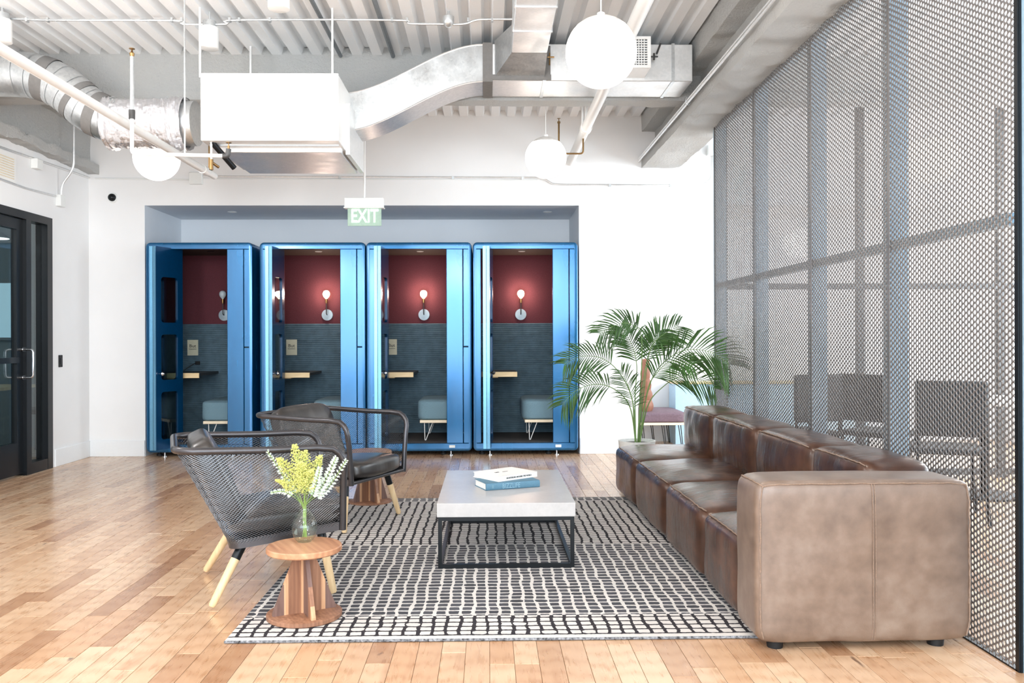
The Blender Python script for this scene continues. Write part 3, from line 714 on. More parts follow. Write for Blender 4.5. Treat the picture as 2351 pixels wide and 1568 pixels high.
# ================================================================== PERFORATED SCREEN
XS = 1.895
y_posts = [S(p, 600, XS)[0] for p in (2334, 2040, 1862, 1733, 1641)]
HS = 2.985
scr = thing('perforated_screen', 'tall perforated steel screen wall behind the brown leather sofa', 'screen', (XS, 0, 0))
def perf_mesh():
    p = .0247; Rc = p/math.sqrt(3); r = .0094; th = .0035
    cols, nrow = 47, int(HS/p)
    hexa = [(Rc*math.cos(k*PI/3), Rc*math.sin(k*PI/3)) for k in range(6)]
    circ = [(r*math.cos(k*PI/6), r*math.sin(k*PI/6)) for k in range(12)]
    base = np.array([(0, a, b) for a, b in hexa]+[(0, a, b) for a, b in circ]+[(th, a, b) for a, b in circ])
    faces = []
    for k in range(6):
        k2 = (k+1) % 6
        faces.append((k, 6+(2*k) % 12, 6+(2*k+1) % 12)); faces.append((k, 6+(2*k+1) % 12, k2)); faces.append((k2, 6+(2*k+1) % 12, 6+(2*k+2) % 12))
    for k in range(12):
        k2 = (k+1) % 12; faces.append((6+k, 18+k, 18+k2)); faces.append((6+k, 18+k2, 6+k2))
    fa = np.array(faces)
    V = []; Fc = []; n = 0
    for c in range(cols):
        for rw in range(nrow):
            z = p*(rw+.5+(.5 if c % 2 else 0)); y = Rc+c*1.5*Rc
            if z+p*.5 > HS: continue
            V.append(base+np.array((0, y, z))); Fc.append(fa+n*30); n += 1
    V = np.concatenate(V); Fc = np.concatenate(Fc)
    me = bpy.data.meshes.new('perforated_panel'); me.vertices.add(len(V)); me.vertices.foreach_set('co', V.astype(np.float32).ravel())
    me.loops.add(len(Fc)*3); me.loops.foreach_set('vertex_index', Fc.astype(np.int32).ravel())
    me.polygons.add(len(Fc)); me.polygons.foreach_set('loop_start', np.arange(0, len(Fc)*3, 3, dtype=np.int32))
    me.update(calc_edges=True); me.validate(); me.materials.append(M['perf']); return me, cols*1.5*Rc+.5*Rc
pm, plen = perf_mesh()
for i in range(4):
    o = bpy.data.objects.new('perforated_panel', pm); COL.objects.link(o); o.parent = scr
    a, b = y_posts[i]+.008, y_posts[i+1]-.008
    o.location = (0, a, 0); o.scale = (1, (b-a)/plen, 1)
for i, y in enumerate(y_posts):
    MB().box(-.002, .004, y-.010, y+.010, 0, HS).build('panel_flange', M['black_metal'] if i in (0, 4) else M['perf'], scr, smooth=False)
    if i in (0,): MB().box(.004, .012, y-.012, y-.004, 0, HS).build('end_angle', M['black_metal'], scr, smooth=False)
    else: MB().box(.012, .10, y+.01, y+.085, 0, HS).build('post', M['post'], scr, smooth=False)
zr = S(2281, 508, XS)[1]
MB().box(.0105, .058, y_posts[0]+.07, y_posts[-1], zr-.022, zr+.022).build('rail', M['post'], scr, smooth=False)
MB().box(-.002, .03, y_posts[0], y_posts[-1], -.0, .006).build('rail', M['black_metal'], scr, smooth=False)
MB().box(.0105, .058, y_posts[0]+.07, y_posts[-1], HS-.05, HS-.001).build('rail', M['post'], scr, smooth=False)
# glazed partition behind the screen, parallel to the back wall
YP = 7.17
par = thing('glass_partition', 'glazed partition with grey posts and rail seen through the screen', 'partition', (0, YP, 0))
xs = [XS+.11, W(1977, 600, YP)[0], W(2300, 600, YP)[0], 5.9]
for x in xs: MB().box(x-.03, x+.03, 0, .05, 0, ZC).build('post', M['grey_iron'], par, smooth=False)
zp = W(2000, 657, YP)[1]
for z in (zp, .05): MB().box(xs[0], xs[-1], -.003, .045, z-.025, z+.025).build('rail', M['grey_iron'], par, smooth=False)
for a, b in zip(xs[:-1], xs[1:]): MB().box(a+.035, b-.035, .02, .026, .07, ZC).build('pane', M['glass'], par, smooth=False)
# things in the room behind the screen
def side_chair(x, y, rz, lab):
    t = thing('side_chair', lab, 'chair', (x, y, 0), rz, 'dark chairs behind the screen')
    MB().rbox(-.22, .22, -.22, .22, .44, .48, .015).build('seat', M['black'], t)
    MB().rbox(-.21, .21, .2, .235, .56, .92, .015).build('backrest', M['black'], t)
    for a in (-.19, .19):
        for b in (-.19, .19): MB().tube([(a*1.15, b*1.15, 0), (a, b, .45)], .012, 8).build('leg', M['black_metal'], t)
        MB().tube([(a, .2, .45), (a, .22, .6)], .01, 8).build('back_post', M['black_metal'], t)
side_chair(W(2170, 900, 5.6)[0], 5.6, 2.8, 'dark chair behind the screen, nearest the right end')
side_chair(W(2010, 900, 6.6)[0], 6.55, 2.2, 'dark chair behind the screen, middle of the three')
side_chair(W(1800, 900, 6.7)[0]+.1, 6.6, 3.4, 'dark chair behind the screen, nearest the palm')
t = thing('round_table', 'white round table among the dark chairs behind the screen', 'table', (3.75, 6.35, 0))
MB().lathe([(.001, .71), (.44, .71), (.45, .725), (.44, .74), (.001, .74)], 36).build('tabletop', M['white_metal'], t)
MB().lathe([(.03, .02), (.03, .71)], 14).build('column', M['black_metal'], t)
MB().lathe([(.25, 0), (.25, .015), (.04, .03)], 28).build('base', M['black_metal'], t)

# ================================================================== SOFA
SR = math.radians(1.0)
sx0 = G(1738, 1480, .03)[0]; sy0 = G(1738, 1480, .03)[1]
sofa = thing('leather_sofa', 'long brown leather sectional sofa with one arm along the screen', 'sofa', (sx0, sy0, 0), SR)
SWD = 1.868-sx0+.0; AT = .262; HB = .65; HSEAT = .37; BT = .30
def seam(pts, parent, r=.0028, w=.003):
    P = smoothpath(pts, 6); P = [p+Vector((noise.noise(p*40), noise.noise(p*40+Vector((9, 0, 0))), noise.noise(p*40+Vector((0, 9, 0)))))*w for p in P]
    MB().tube(P, r, 6).build('welt_seam', M['seam'], parent)
# near arm
def edge(pf, q0, q1, n=9, out=.0015):
    q0, q1 = Vector(q0), Vector(q1); return [MB.puffpt(*pf, q0.lerp(q1, i/n), out) for i in range(n+1)]
pf = ((SWD/2, AT/2, .03+(HB-.03)/2), (SWD/2, AT/2, (HB-.03)/2), 16, (.01, .05, .03))
arm = MB().puff(pf[0], pf[1], n=16, cuts=24, bulge=pf[3], wr=.004, wf=5).build('arm', M['leather_arm'], sofa)
for q0, q1 in (((-1, -1, 1), (1, -1, 1)), ((-1, -1, 1), (-1, 1, 1)), ((-1, -1, -1), (-1, -1, 1)), ((-1, 1, -1), (-1, 1, 1)), ((1, -1, -1), (1, -1, 1)), ((-1, 1, 1), (1, 1, 1))): seam(edge(pf, q0, q1, out=.003), arm)
for dx in (-.012, .012): seam(edge(pf, (.07+dx, -1, -1), (.07+dx, -1, 1), out=.0035), arm, .0016, .001)
ybnd = [AT, AT+.59, AT+1.41, AT+2.31, AT+3.10]
for k in range(4):
    a, b = ybnd[k], ybnd[k+1]
    pf = (((SWD-.02)/2+.012, (a+b)/2, .03+(HSEAT-.03)/2), ((SWD-.02)/2, (b-a)/2+.003, (HSEAT-.03)/2), 10, (.008, .004, .24))
    s_ = MB().puff(pf[0], pf[1], n=10, cuts=26, bulge=pf[3], wr=.008, wf=6, seed=k).build('seat_module', M['leather'], sofa)
    seam(edge(pf, (-1, -1, 1), (-1, 1, 1), 12, .006), s_)
    x_ = SWD-BT
    pf = ((x_+BT/2, (a+b)/2, (HSEAT+HB)/2), (BT/2, (b-a)/2+.003, (HB-HSEAT)/2+.03), 8, (.14, .01, .08))
    c_ = MB().puff(pf[0], pf[1], n=8, cuts=20, bulge=pf[3], wr=.008, wf=8, seed=k+9).build('back_cushion', M['leather'], sofa)
    seam(edge(pf, (-1, -1, 1), (-1, 1, 1), 12, .006), c_)
    if k == 3: seam(edge(pf, (-1, 1, 1), (1, 1, 1), 8, .006), c_)
for (fx, fy) in ((.09, .06), (SWD-.12, .06), (.09, 1.2), (SWD-.1, 1.2), (.09, ybnd[-1]-.1), (SWD-.1, ybnd[-1]-.1)):
    MB().lathe([(.03, 0 if fy < .1 else .014), (.032, .02), (.032, .045)], 18, fx, fy, 0).build('foot', M['black'], sofa)

# ================================================================== RUG
rx0, ry0 = G(515, 1478, 0); rx1 = 1.36; ry1 = G(1000, 1147, 0)[1]
rug = thing('patterned_rug', 'black and cream checked rug under the coffee table', 'rug', (rx0, ry0, 0))
mb = MB(); wx, wy = rx1-rx0, ry1-ry0
mb.rbox(0, wx, 0, wy, .0005, .012, .004, 2); mb.build('pile', M['rug'], rug)
bd = MB()
bd.tube([(0, .0, .0065), (wx, .0, .0065)], .0055, 8).build('bound_edge', M['rug_edge'], rug)
MB().tube([(0, wy, .0065), (wx, wy, .0065)], .0055, 8).build('bound_edge', M['rug_edge'], rug)

# ================================================================== COFFEE TABLE
tz = .349; tyA = G(1160, 1155, tz)[1]; tyB = G(1160, 1079, tz)[1]; txA = G(1003, 1155, tz)[0]; txB = G(1322, 1155, tz)[0]
ct = thing('coffee_table', 'rectangular coffee table with grey concrete slab on black frame', 'table', (txA, tyA, .012))
tw, td, h = txB-txA, tyB-tyA, tz-.012
MB().rbox(0, tw, 0, td, h-.072, h, .003, 2).build('tabletop', M['concrete'], ct)
b = .020; q = .006
for (ax, ay) in ((q, q), (tw-q-b, q), (q, td-q-b), (tw-q-b, td-q-b)): MB().box(ax, ax+b, ay, ay+b, b, h-.072-b).build('leg', M['black_metal'], ct, smooth=False)
for z in (0, h-.072-b):
    for ay in (q, td-q-b): MB().box(q, tw-q, ay, ay+b, z, z+b).build('rail', M['black_metal'], ct, smooth=False)
    for ax in (q, tw-q-b): MB().box(ax, ax+b, q+b, td-q-b, z, z+b).build('rail', M['black_metal'], ct, smooth=False)

# books
def book(name, lab, near, left, right, z0, th, cover, depth=None, round_spine=False):
    n = Vector(G(*near, z0)); l = Vector(G(*left, z0)); r = Vector(G(*right, z0))
    ex = (r-n); L = ex.length; ex.normalize(); ey = Vector((-ex.y, ex.x)); D = depth or abs((l-n).dot(ey))
    t = thing(name, lab, 'book', (n.x, n.y, z0), math.atan2(ex.y, ex.x)); c = .003
    MB().box(0, L, 0 if not round_spine else .004, D, 0, c).build('back_cover', cover, t, smooth=False)
    MB().box(0, L, 0 if not round_spine else .004, D, th-c, th).build('front_cover', cover, t, smooth=False)
    MB().box(.004, L-.004, c, D-.006, c, th-c).build('page_block', M['pages'], t, smooth=False)
    if round_spine:
        pl = [(.008*(1-math.sin(a))-.004, th/2-th/2*math.cos(a)) for a in [PI*k/8 for k in range(9)]]+[(.008, th), (.008, 0)]
        MB().prism(pl[::-1], 'x', 0, L).build('spine', cover, t)
    else: MB().box(0, L, -.001, c, 0, th).build('spine', cover, t, smooth=False)
    return t, L, D
tb, L, D = book('teal_book', 'thick teal clothbound book, the lower one on the coffee table', (1116, 1127), (1082, 1113), (1239, 1118), tz, .040, M['teal_book'], .19, True)
text('spine_lettering', 'BIZZLIFE', .040, M['teal_print'], Matrix.Translation((L*.46, -.0045, .020)) @ rot, tb, sx=.72)
text('spine_lettering', 'III', .026, M['teal_print'], Matrix.Translation((L*.12, -.0045, .020)) @ rot, tb, sx=.6)
wb_, L, D = book('white_book', 'white hardback on top of the teal book on the coffee table', (1144, 1106.5), (1079, 1096), (1233, 1094), tz+.0405, .030, M['white_cover'], .235)
text('spine_title', '100 INTERIORS AROUND THE WORLD', .0128, M['ink'], Matrix.Translation((L*.52, -.0018, .0145)) @ rot, wb_, sx=.86)
text('cover_title', '100', .022, M['ink'], Matrix.Translation((L*.30, D*.52, .0305)), wb_)
text('cover_title', 'INTERIORS', .008, M['grey_iron'], Matrix.Translation((L*.5, D*.5, .0305)), wb_)

# ================================================================== SIDE STOOLS
def stool(px, py, ht, r, lab, rz, z0):
    x, y = G(px, py, z0+.02)
    t = thing('wooden_stool', lab, 'stool', (x, y, z0), rz, 'round wooden fin stools')
    MB().lathe([(.001, 0), (r-.004, 0), (r, .004), (r, .018), (r-.004, .021), (.001, .021)], 48).build('base_disc', M['walnut'], t)
    MB().lathe([(.001, ht-.026), (r-.005, ht-.026), (r, ht-.021), (r, ht-.004), (r-.004, ht), (.001, ht)], 48).build('top_disc', M['walnut_top'], t)
    post = MB().box(-.018, .018, -.018, .018, .021, ht-.026).build('core_post', M['walnut_light'], t, smooth=False)
    for k in range(4):
        a = k*PI/2
        m = Matrix.Rotation(a, 4, 'Z')
        prs = [('walnut', 0, .45), ('walnut_light', .45, .6), ('walnut_dark', .6, 1.0)] if k % 2 == 0 else [('walnut_dark', 0, .6), ('walnut', .6, .85), ('walnut_light', .85, 1)]
        R0, R1 = r*.86, .036; zt = ht-.026
        for (mm, f0, f1) in prs:                       # glued staves of each fin
            u0 = .018+(R0-.018)*f0; u1 = .018+(R0-.018)*f1
            def top(u): return zt if u <= R1 else zt-(u-R1)/(R0-R1)*(zt-.03)
            pl = [(u0, .021), (u1, .021), (u1, max(top(u1), .022))]+([(R1, zt)] if u0 < R1 < u1 else [])+[(u0, top(u0))]
            MB().prism(pl, 'y', -.009, .009).xf(m).build('fin_stave', M[mm], t, smooth=False)
    return x, y
s1 = stool(699, 1404, .305, .159, 'low round wooden stool with a vase on top, nearest the camera', math.radians(28), .013)
s2 = stool(850, 1149, .385, .157, 'round wooden stool behind the far black armchair', math.radians(35), .0)

# vase and flowers
vz = .013+.305
vx, vy = G(699, 1243, vz)
vase = thing('glass_vase', 'clear pinched-neck glass vase holding flowers on the near stool', 'vase', (vx, vy, vz))
pr = [(.001, .004), (.03, .003), (.046, .022), (.056, .055), (.054, .08), (.04, .112), (.024, .135), (.021, .15), (.026, .168), (.038, .195), (.047, .216)]
pr2 = [(a, b) for a, b in smoothpath([(a, b, 0) for a, b in pr], 3) for a, b in [(a, b)]] if False else [(p.x, p.y) for p in smoothpath([(a, b, 0) for a, b in pr], 3)]
inner = [(max(a-.0025, .001), b+.002) for a, b in reversed(pr2)]
MB().lathe([(.001, .0005), (.03, .0005)]+pr2[3:], 40, rf=lambda a, z: 1+(.035*math.cos(12*a) if z > .13 else 0)).build('vase_body', M['vase_glass'], vase)
MB().tube([(.047*math.cos(2*PI*k/32), .047*math.sin(2*PI*k/32), .216) for k in range(33)], .0018, 6).build('rim', M['vase_glass'], vase)
MB().lathe([(.001, .105), (.043, .105)], 28).build('water', M['vase_glass'], vase)
rf_ = random.Random(11)
def flower(tip, lab, n=150, wid=.035, lean=0):
    mb = MB(); st = MB(); base = Vector((rf_.uniform(-.015, .015), rf_.uniform(-.015, .015), .02)); neck = Vector((rf_.uniform(-.008, .008), rf_.uniform(-.008, .008), .15))
    tip = Vector(tip); path = smoothpath([base, neck, neck.lerp(tip, .5)+Vector((0, 0, .02)), tip], 8)
    t = thing('yellow_flower', lab, 'flower', (vx, vy, vz), group='yellow flower sprays in the vase')
    st.tube(path, .0016, 5).build('stem', M['green_stem'], t)
    up = [p for p in path if p.z > .205]
    for i in range(n):
        f = rf_.random()**.8; p = up[min(int(f*(len(up)-1)), len(up)-1)]
        wd_ = wid*(1-f)**.7+.004; a = rf_.random()*2*PI; rad = wd_*rf_.random()**.5
        q = p+Vector((math.cos(a)*rad, math.sin(a)*rad, rad*.55+rf_.uniform(-.004, .004)))
        s = rf_.uniform(.0016, .0031)
        mb.add([q+Vector(d)*s for d in ((1, 0, 0), (-1, 0, 0), (0, 1, 0), (0, -1, 0), (0, 0, 1.5), (0, 0, -1))], [(0, 2, 4), (2, 1, 4), (1, 3, 4), (3, 0, 4), (2, 0, 5), (1, 2, 5), (3, 1, 5), (0, 3, 5)])
        if i % 7 == 0: st2 = mb.tube([p, q], .0007, 3)
    mb.build('blossom', M['yellow_fl'], t, smooth=False)['kind'] = 'stuff'
def off(px, py, dy=0):
    x, z = W(px, py, vy+dy); return (x-vx, dy, z-vz)
flower(off(675, 1020), 'tallest yellow flower spray, rising from the middle of the vase', 620, .052)
flower(off(702, 1034, .02), 'yellow flower spray just right of the tallest one', 460, .045)
flower(off(737, 1046, .01), 'right-hand yellow flower spray beside the pale eucalyptus', 420, .042)
flower(off(638, 1052, -.01), 'left leaning yellow flower spray in the vase', 560, .055)
flower(off(636, 1104, -.03), 'lowest yellow flower spray, drooping left over the vase rim', 420, .045)
flower(off(690, 1062, -.05), 'yellow flower spray at the front of the bunch', 620, .055)
flower(off(715, 1080, -.04), 'short yellow flower spray low at the right front', 420, .05)
def euc(tip, lab, n=22, size=.02, curve=.03):
    t = thing('eucalyptus_sprig', lab, 'sprig', (vx, vy, vz), group='pale eucalyptus sprigs in the vase')
    tip = Vector(tip); neck = Vector((rf_.uniform(-.006, .006), 0, .15))
    path = smoothpath([Vector((0, 0, .02)), neck, neck.lerp(tip, .55)+Vector((0, 0, -curve)), tip], 10)
    MB().tube(path, .0013, 5).build('stem', M['green_stem'], t)
    mb = MB(); up = [p for p in path if p.z > .205 or p.xy.length > .055]
    for i in range(n):
        f = i/(n-1); p = up[int(f*(len(up)-1))]; d = (up[min(int(f*(len(up)-1))+1, len(up)-1)]-up[max(int(f*(len(up)-1))-1, 0)]).normalized()
        for s in (-1, 1):
            side = d.cross(Vector((0, 1, 0))).normalized()*s+Vector((0, rf_.uniform(-.6, .6), 0)); side = (side+d*.35).normalized(); L = size*(1.15-f*.6)
            w_ = d*L*.32; up_ = side.cross(d).normalized()*.003
            q = p+d*rf_.uniform(-.003, .003)
            mb.add([q, q+side*L*.5+w_+up_, q+side*L, q+side*L*.5-w_+up_, q+side*L*.5-up_*.3], [(0, 1, 4), (1, 2, 4), (2, 3, 4), (3, 0, 4)])
    mb.build('leaves', M['euc'], t, smooth=False)['kind'] = 'stuff'
euc(off(795, 1056, .02), 'long pale eucalyptus sprig reaching far right', 26, .022)
euc(off(772, 1050, .0), 'thick pale eucalyptus sprig leaning right over the armchair rail', 40, .027)
euc(off(735, 1075, -.03), 'dense short whitish eucalyptus sprig at the right of the bunch', 34, .026)
euc(off(614, 1036, .0), 'pale eucalyptus sprig reaching up to the left', 24, .018, .0)
euc(off(622, 1131, -.01), 'pale eucalyptus sprig lying out low to the left', 18, .016, -.03)

# ================================================================== ARMCHAIRS
def armchair(cx, cy, fwd, lab):
    t = thing('mesh_armchair', lab, 'armchair', (cx, cy, 0), fwd, 'black wire mesh armchairs')
    # local x = forward, y = left. Top and bottom plan curves
    def plan(ub, uf, hv, r, n=7):
        pts = [Vector((uf, -hv))]
        m = 10
        for i in range(1, m): pts.append(Vector((uf+(ub+r-uf)*i/m, -hv)))
        for i in range(n+1):
            a = -PI/2-PI/2*i/n; pts.append(Vector((ub+r+r*math.cos(a), -hv+r+r*math.sin(a))))
        for i in range(1, m): pts.append(Vector((ub, -hv+r+(2*hv-2*r)*i/m)))
        for i in range(n+1):
            a = PI-PI/2*i/n; pts.append(Vector((ub+r+r*math.cos(a), hv-r+r*math.sin(a))))
        for i in range(1, m+1): pts.append(Vector((ub+r+(uf-ub-r)*i/m, hv)))
        return pts
    UF = .315
    TT = plan(-.42, UF, .345, .10); BB = plan(-.19, UF, .30, .06)
    ztop = lambda p: .700+.012*max(0, -p.x)/.4
    zbot = lambda p: .275+.05*(p.x+.19)/.5
    T3 = [Vector((p.x, p.y, ztop(p))) for p in TT]; B3 = [Vector((p.x, p.y, zbot(p))) for p in BB]
    n = len(T3); cum = [0]
    for i in range(n-1): cum.append(cum[-1]+((T3[i+1]-T3[i]).length+(B3[i+1]-B3[i]).length)/2)
    LT = cum[-1]
    def P(s, tt):
        s = min(max(s, 0), LT)
        i = 0
        while i < n-2 and cum[i+1] < s: i += 1
        f = (s-cum[i])/(cum[i+1]-cum[i]); a = T3[i].lerp(T3[i+1], f); b = B3[i].lerp(B3[i+1], f); return b.lerp(a, tt)
    RC = .085
    def inside(s, tt):
        if s < 0 or s > LT: return False
        d = min(s, LT-s); hgt = (1-tt)*.40
        if d < RC and hgt < RC and (RC-d)**2+(RC-hgt)**2 > RC*RC: return False
        return True
    mb = MB(); sp = .0175; run = .62; seg = 12
    for sg in (1, -1):
        s0 = -run-.02
        while s0 < LT+run:
            cur = []
            for j in range(seg+1):
                tt = j/seg; s = s0+sg*run*tt+(run if sg < 0 else 0)
                if inside(s, tt): cur.append(P(s, tt))
                else:
                    if len(cur) > 1: mb.tube(cur, .0013, 3, caps=False)
                    cur = []
            if len(cur) > 1: mb.tube(cur, .0013, 3, caps=False)
            s0 += sp
    mb.build('wire_mesh', M['mesh'], t, normals=False)['kind'] = 'stuff'
    # top rail with front uprights
    path = []
    f0 = T3[0]; b0 = B3[0]; path += [Vector((UF, -.302, zbot(b0)-.02)), b0.lerp(f0, .3), b0.lerp(f0, .6)]
    c = RC
    path += [f0+Vector((0, .003, -c)), f0+Vector((-c*.08, 0, -c*.62)), f0+Vector((-c*.3, 0, -c*.3)), f0+Vector((-c*.62, 0, -c*.08))]
    path += [p for p in T3 if p.x < UF-c*.95]
    g0 = T3[-1]; h0 = B3[-1]
    path += [g0+Vector((-c*.62, 0, -c*.08)), g0+Vector((-c*.3, 0, -c*.3)), g0+Vector((-c*.08, 0, -c*.62)), g0+Vector((0, -.003, -c))]
    path += [h0.lerp(g0, .6), h0.lerp(g0, .3), Vector((UF, .302, zbot(h0)-.02))]
    MB().tube(path, .0165, 12).build('top_rail', M['rail'], t)
    # bottom band and seat pan
    mb = MB(); q = len(B3)
    vs = [p+Vector((0, 0, .018)) for p in B3]+[p+Vector((0, 0, -.022)) for p in B3]+[Vector((p.x*.985, p.y*.985, p.z+.018)) for p in B3]+[Vector((p.x*.985, p.y*.985, p.z-.022)) for p in B3]
    fs = []
    for i in range(q-1): fs += [(i, i+1, q+i+1, q+i), (2*q+i, 3*q+i, 3*q+i+1, 2*q+i+1), (i, 2*q+i, 2*q+i+1, i+1), (q+i, q+i+1, 3*q+i+1, 3*q+i)]
    mb.add(vs, fs); mb.build('bottom_band', M['rail'], t)
    MB().tube([Vector((UF, -.30, .318)), Vector((UF, .30, .318))], .012, 10).build('front_rail', M['rail'], t)
    pan = [(p.x, p.y) for p in BB]; mb = MB()
    vs = [(a*.97, b_*.97, .275+.05*(a+.19)/.5-.012) for a, b_ in pan]+[(a*.97, b_*.97, .275+.05*(a+.19)/.5-.018) for a, b_ in pan]; k = len(pan)
    mb.add(vs, [tuple(range(k)), tuple(reversed(range(k, 2*k)))]+[(i, (i+1) % k, k+(i+1) % k, k+i) for i in range(k)]); mb.build('seat_pan', M['rail'], t, smooth=False)
    # cushions
    cs = MB().puff((0, 0, 0), (.275, .275, .058), n=5, cuts=16, bulge=(0, 0, .35), wr=.006, wf=9).xf(Matrix.Translation((.085, 0, .365)) @ Matrix.Rotation(-.09, 4, 'Y')).build('seat_cushion', M['leather_black'], t)
    MB().puff((0, 0, 0), (.055, .285, .215), n=6, cuts=16, bulge=(.25, 0, .02), wr=.006, wf=9, seed=4).xf(Matrix.Translation((-.235, 0, .55)) @ Matrix.Rotation(-.42, 4, 'Y')).build('back_cushion', M['leather_black'], t)
    # legs
    for su in (1, -1):
        for sv in (1, -1):
            top = Vector((.225 if su > 0 else -.13, sv*.235, .29 if su > 0 else .262)); bot = Vector((.27*su-(.0 if su > 0 else -.0), sv*.315, .015))
            mid = top.lerp(bot, .24)
            lg = MB().tube([mid, mid.lerp(bot, .96), bot], .0215, 14, rs=[.0205, .0165, .011]).build('leg', M['ash'], t)
            MB().tube([top, mid], .021, 14).build('leg_socket', M['black_metal'], lg)
armchair(-1.085, 4.175, math.radians(20.5), 'black mesh armchair nearest the camera, behind the vase')
armchair(-.985, 5.60, math.radians(-25.8), 'black mesh armchair farther back, in front of the blue booths')

# ================================================================== PALM
PY = 6.95
bx, bz = W(1462, 1010, PY)
palm = thing('potted_palm', 'green kentia palm in a white pot beyond the far end of the sofa', 'plant', (bx, PY, 0))
pot = MB().lathe([(.11, 0), (.13, .02), (.15, .35), (.155, .36), (.14, .36), (.135, .33), (.001, .33)], 28).build('pot', M['stucco'], palm)
MB().lathe([(.001, .338), (.136, .335)], 20).build('soil', M['soil'], palm)
rp = random.Random(5)
def frond(pts, nl=24, ll=.26, wid=.017, spread=1.0, stem_r=.006, start=.35):
    P3 = []
    for (px, py, dy) in pts:
        x, z = W(px, py, PY+dy); P3.append(Vector((x-bx, dy, z)))
    base = Vector((P3[0].x*.3, P3[0].y*.3+rp.uniform(-.04, .04), .33))
    path = smoothpath([base]+P3, 10); n = len(path)
    mb = MB().tube(path, stem_r, 6, r1=.0012); fr = mb.build('frond', M['leaf_stem'], palm)
    k0 = int(n*start); lf = MB()
    for i in range(nl):
        f = i/(nl-1); idx = min(k0+int(f*(n-1-k0)), n-2); p = path[idx]; d = (path[idx+1]-path[max(idx-1, 0)]).normalized()
        sidev = d.cross(Vector((0, -1, .25))).normalized()
        for s in (-1, 1):
            dep = Vector((0, rp.uniform(-.75, .75), 0))
            dir_ = (sidev*s*(.95*spread)+d*(.55+.7*f)+dep+Vector((0, 0, .10))).normalized()
            L = ll*(.55+.75*math.sin(PI*min(1, .18+f*.78)))*rp.uniform(.88, 1.08)
            wv = dir_.cross(Vector((0, 1, 0.15))).normalized()*wid*.36
            g = Vector((0, 0, -1))
            q0 = p; q1 = p+dir_*L*.35+g*L*.03; q2 = p+dir_*L*.7+g*L*.12; q3 = p+dir_*L+g*L*.3
            fold = Vector((0, -.003, 0))
            lf.add([q0-wv*.35, q0+wv*.35, q1-wv, q1+wv, q2-wv*.85, q2+wv*.85, q3, q1+fold, q2+fold],
                   [(0, 7, 2), (0, 1, 7), (1, 3, 7), (2, 7, 8, 4), (7, 3, 5, 8), (4, 8, 6), (8, 5, 6)])
    lf.build('leaflets', M['leaf'], fr, smooth=False, normals=False)['kind'] = 'stuff'
frond([(1470, 900, 0), (1474, 800, -.05), (1466, 756, -.1), (1428, 742, -.2), (1376, 766, -.3)], 24, .19, .016, start=.62)
frond([(1478, 900, .05), (1490, 815, .05), (1510, 778, 0), (1558, 748, -.05)], 24, .22, .018, start=.55)
frond([(1482, 920, 0), (1508, 850, -.05), (1565, 806, -.1), (1630, 808, -.2), (1676, 838, -.3)], 30, .27, .02, start=.48)
frond([(1488, 930, .05), (1520, 890, .1), (1560, 866, .1), (1610, 872, .0), (1640, 892, -.05)], 24, .2, .015, start=.5)
frond([(1452, 920, 0), (1425, 860, -.05), (1385, 824, -.1), (1335, 818, -.2), (1295, 836, -.3)], 26, .2, .016, start=.52)
frond([(1448, 940, -.05), (1420, 900, -.1), (1375, 882, -.15), (1325, 895, -.2), (1290, 930, -.25)], 24, .2, .016, start=.5)
frond([(1458, 910, .1), (1462, 840, .15), (1450, 790, .2), (1428, 752, .25)], 22, .22, .02, start=.55)
frond([(1455, 960, -.1), (1452, 920, -.12), (1440, 880, -.15), (1425, 850, -.2)], 20, .17, .012, start=.4)
frond([(1474, 900, .15), (1486, 825, .2), (1500, 785, .25), (1516, 758, .3)], 20, .2, .02, start=.5)
frond([(1486, 900, -.1), (1505, 860, -.15), (1540, 830, -.25), (1590, 838, -.4)], 24, .2, .016, start=.45)

# ================================================================== NOOK
yn_ = 8.98
xa = x2a+.012; xb = W(1580, 950, yn_)[0]
zc1 = W(1500, 950, yn_)[1]
t = thing('nook_bench', 'mauve cushioned bench on black hairpin legs in the right hand nook', 'bench', ((xa+xb)/2, 9.38, 0))
hw = (xb-xa)/2
MB().puff((0, 0, zc1-.045), (hw, .38, .055), n=9, cuts=10, bulge=(0, 0, .25)).build('cushion', M['purple_fabric'], t)
MB().rbox(-hw+.005, hw-.005, -.37, .37, zc1-.125, zc1-.098, .003, 1).build('base_board', M['ply'], t)
for a, sg in ((hw-.27, 1), (hw-.09, 1), (-hw+.06, 1)):
    for b_ in (-.33, .33):
        MB().tube(rounded([(a, b_, zc1-.12), (a+.04, b_, .004), (a+.052, b_, .004), (a+.025, b_, zc1-.12)], .006), .005, 6).build('leg', M['black'], t)
xt_, _ = W(1483, 900, 9.14); zt0 = zc1+.012; ztp = W(1483, 823, 9.14)[1]
tm = thing('carved_totem', 'reddish carved wooden totem standing on the nook bench', 'sculpture', (xt_, 9.16, zt0))
Hh = ztp-zt0
prof = [(.001, 0), (.072, 0), (.078, .04)]
lob = 5
for k in range(lob):
    a = Hh*(k/lob); b_ = Hh*((k+1)/lob); rmax = .082-.009*k
    for f in (.08, .25, .5, .75, .92): prof.append((rmax*(.78+.22*math.sin(PI*f)), a+(b_-a)*f))
prof = [(r_, z_) for r_, z_ in prof if z_ >= 0]; prof = sorted(prof[3:], key=lambda q: q[1]); prof = [(.001, 0), (.066, 0)]+prof+[(.001, Hh)]
MB().lathe(prof, 20, rf=lambda a, z: 1+.06*math.cos(3*a+z*9)).build('carved_body', M['carved'], tm)
mbk = MB()
for k in range(1, lob): mbk.lathe([(.062-.007*k, -.003), (.068-.007*k, 0), (.062-.007*k, .003)], 20, 0, 0, Hh*k/lob)
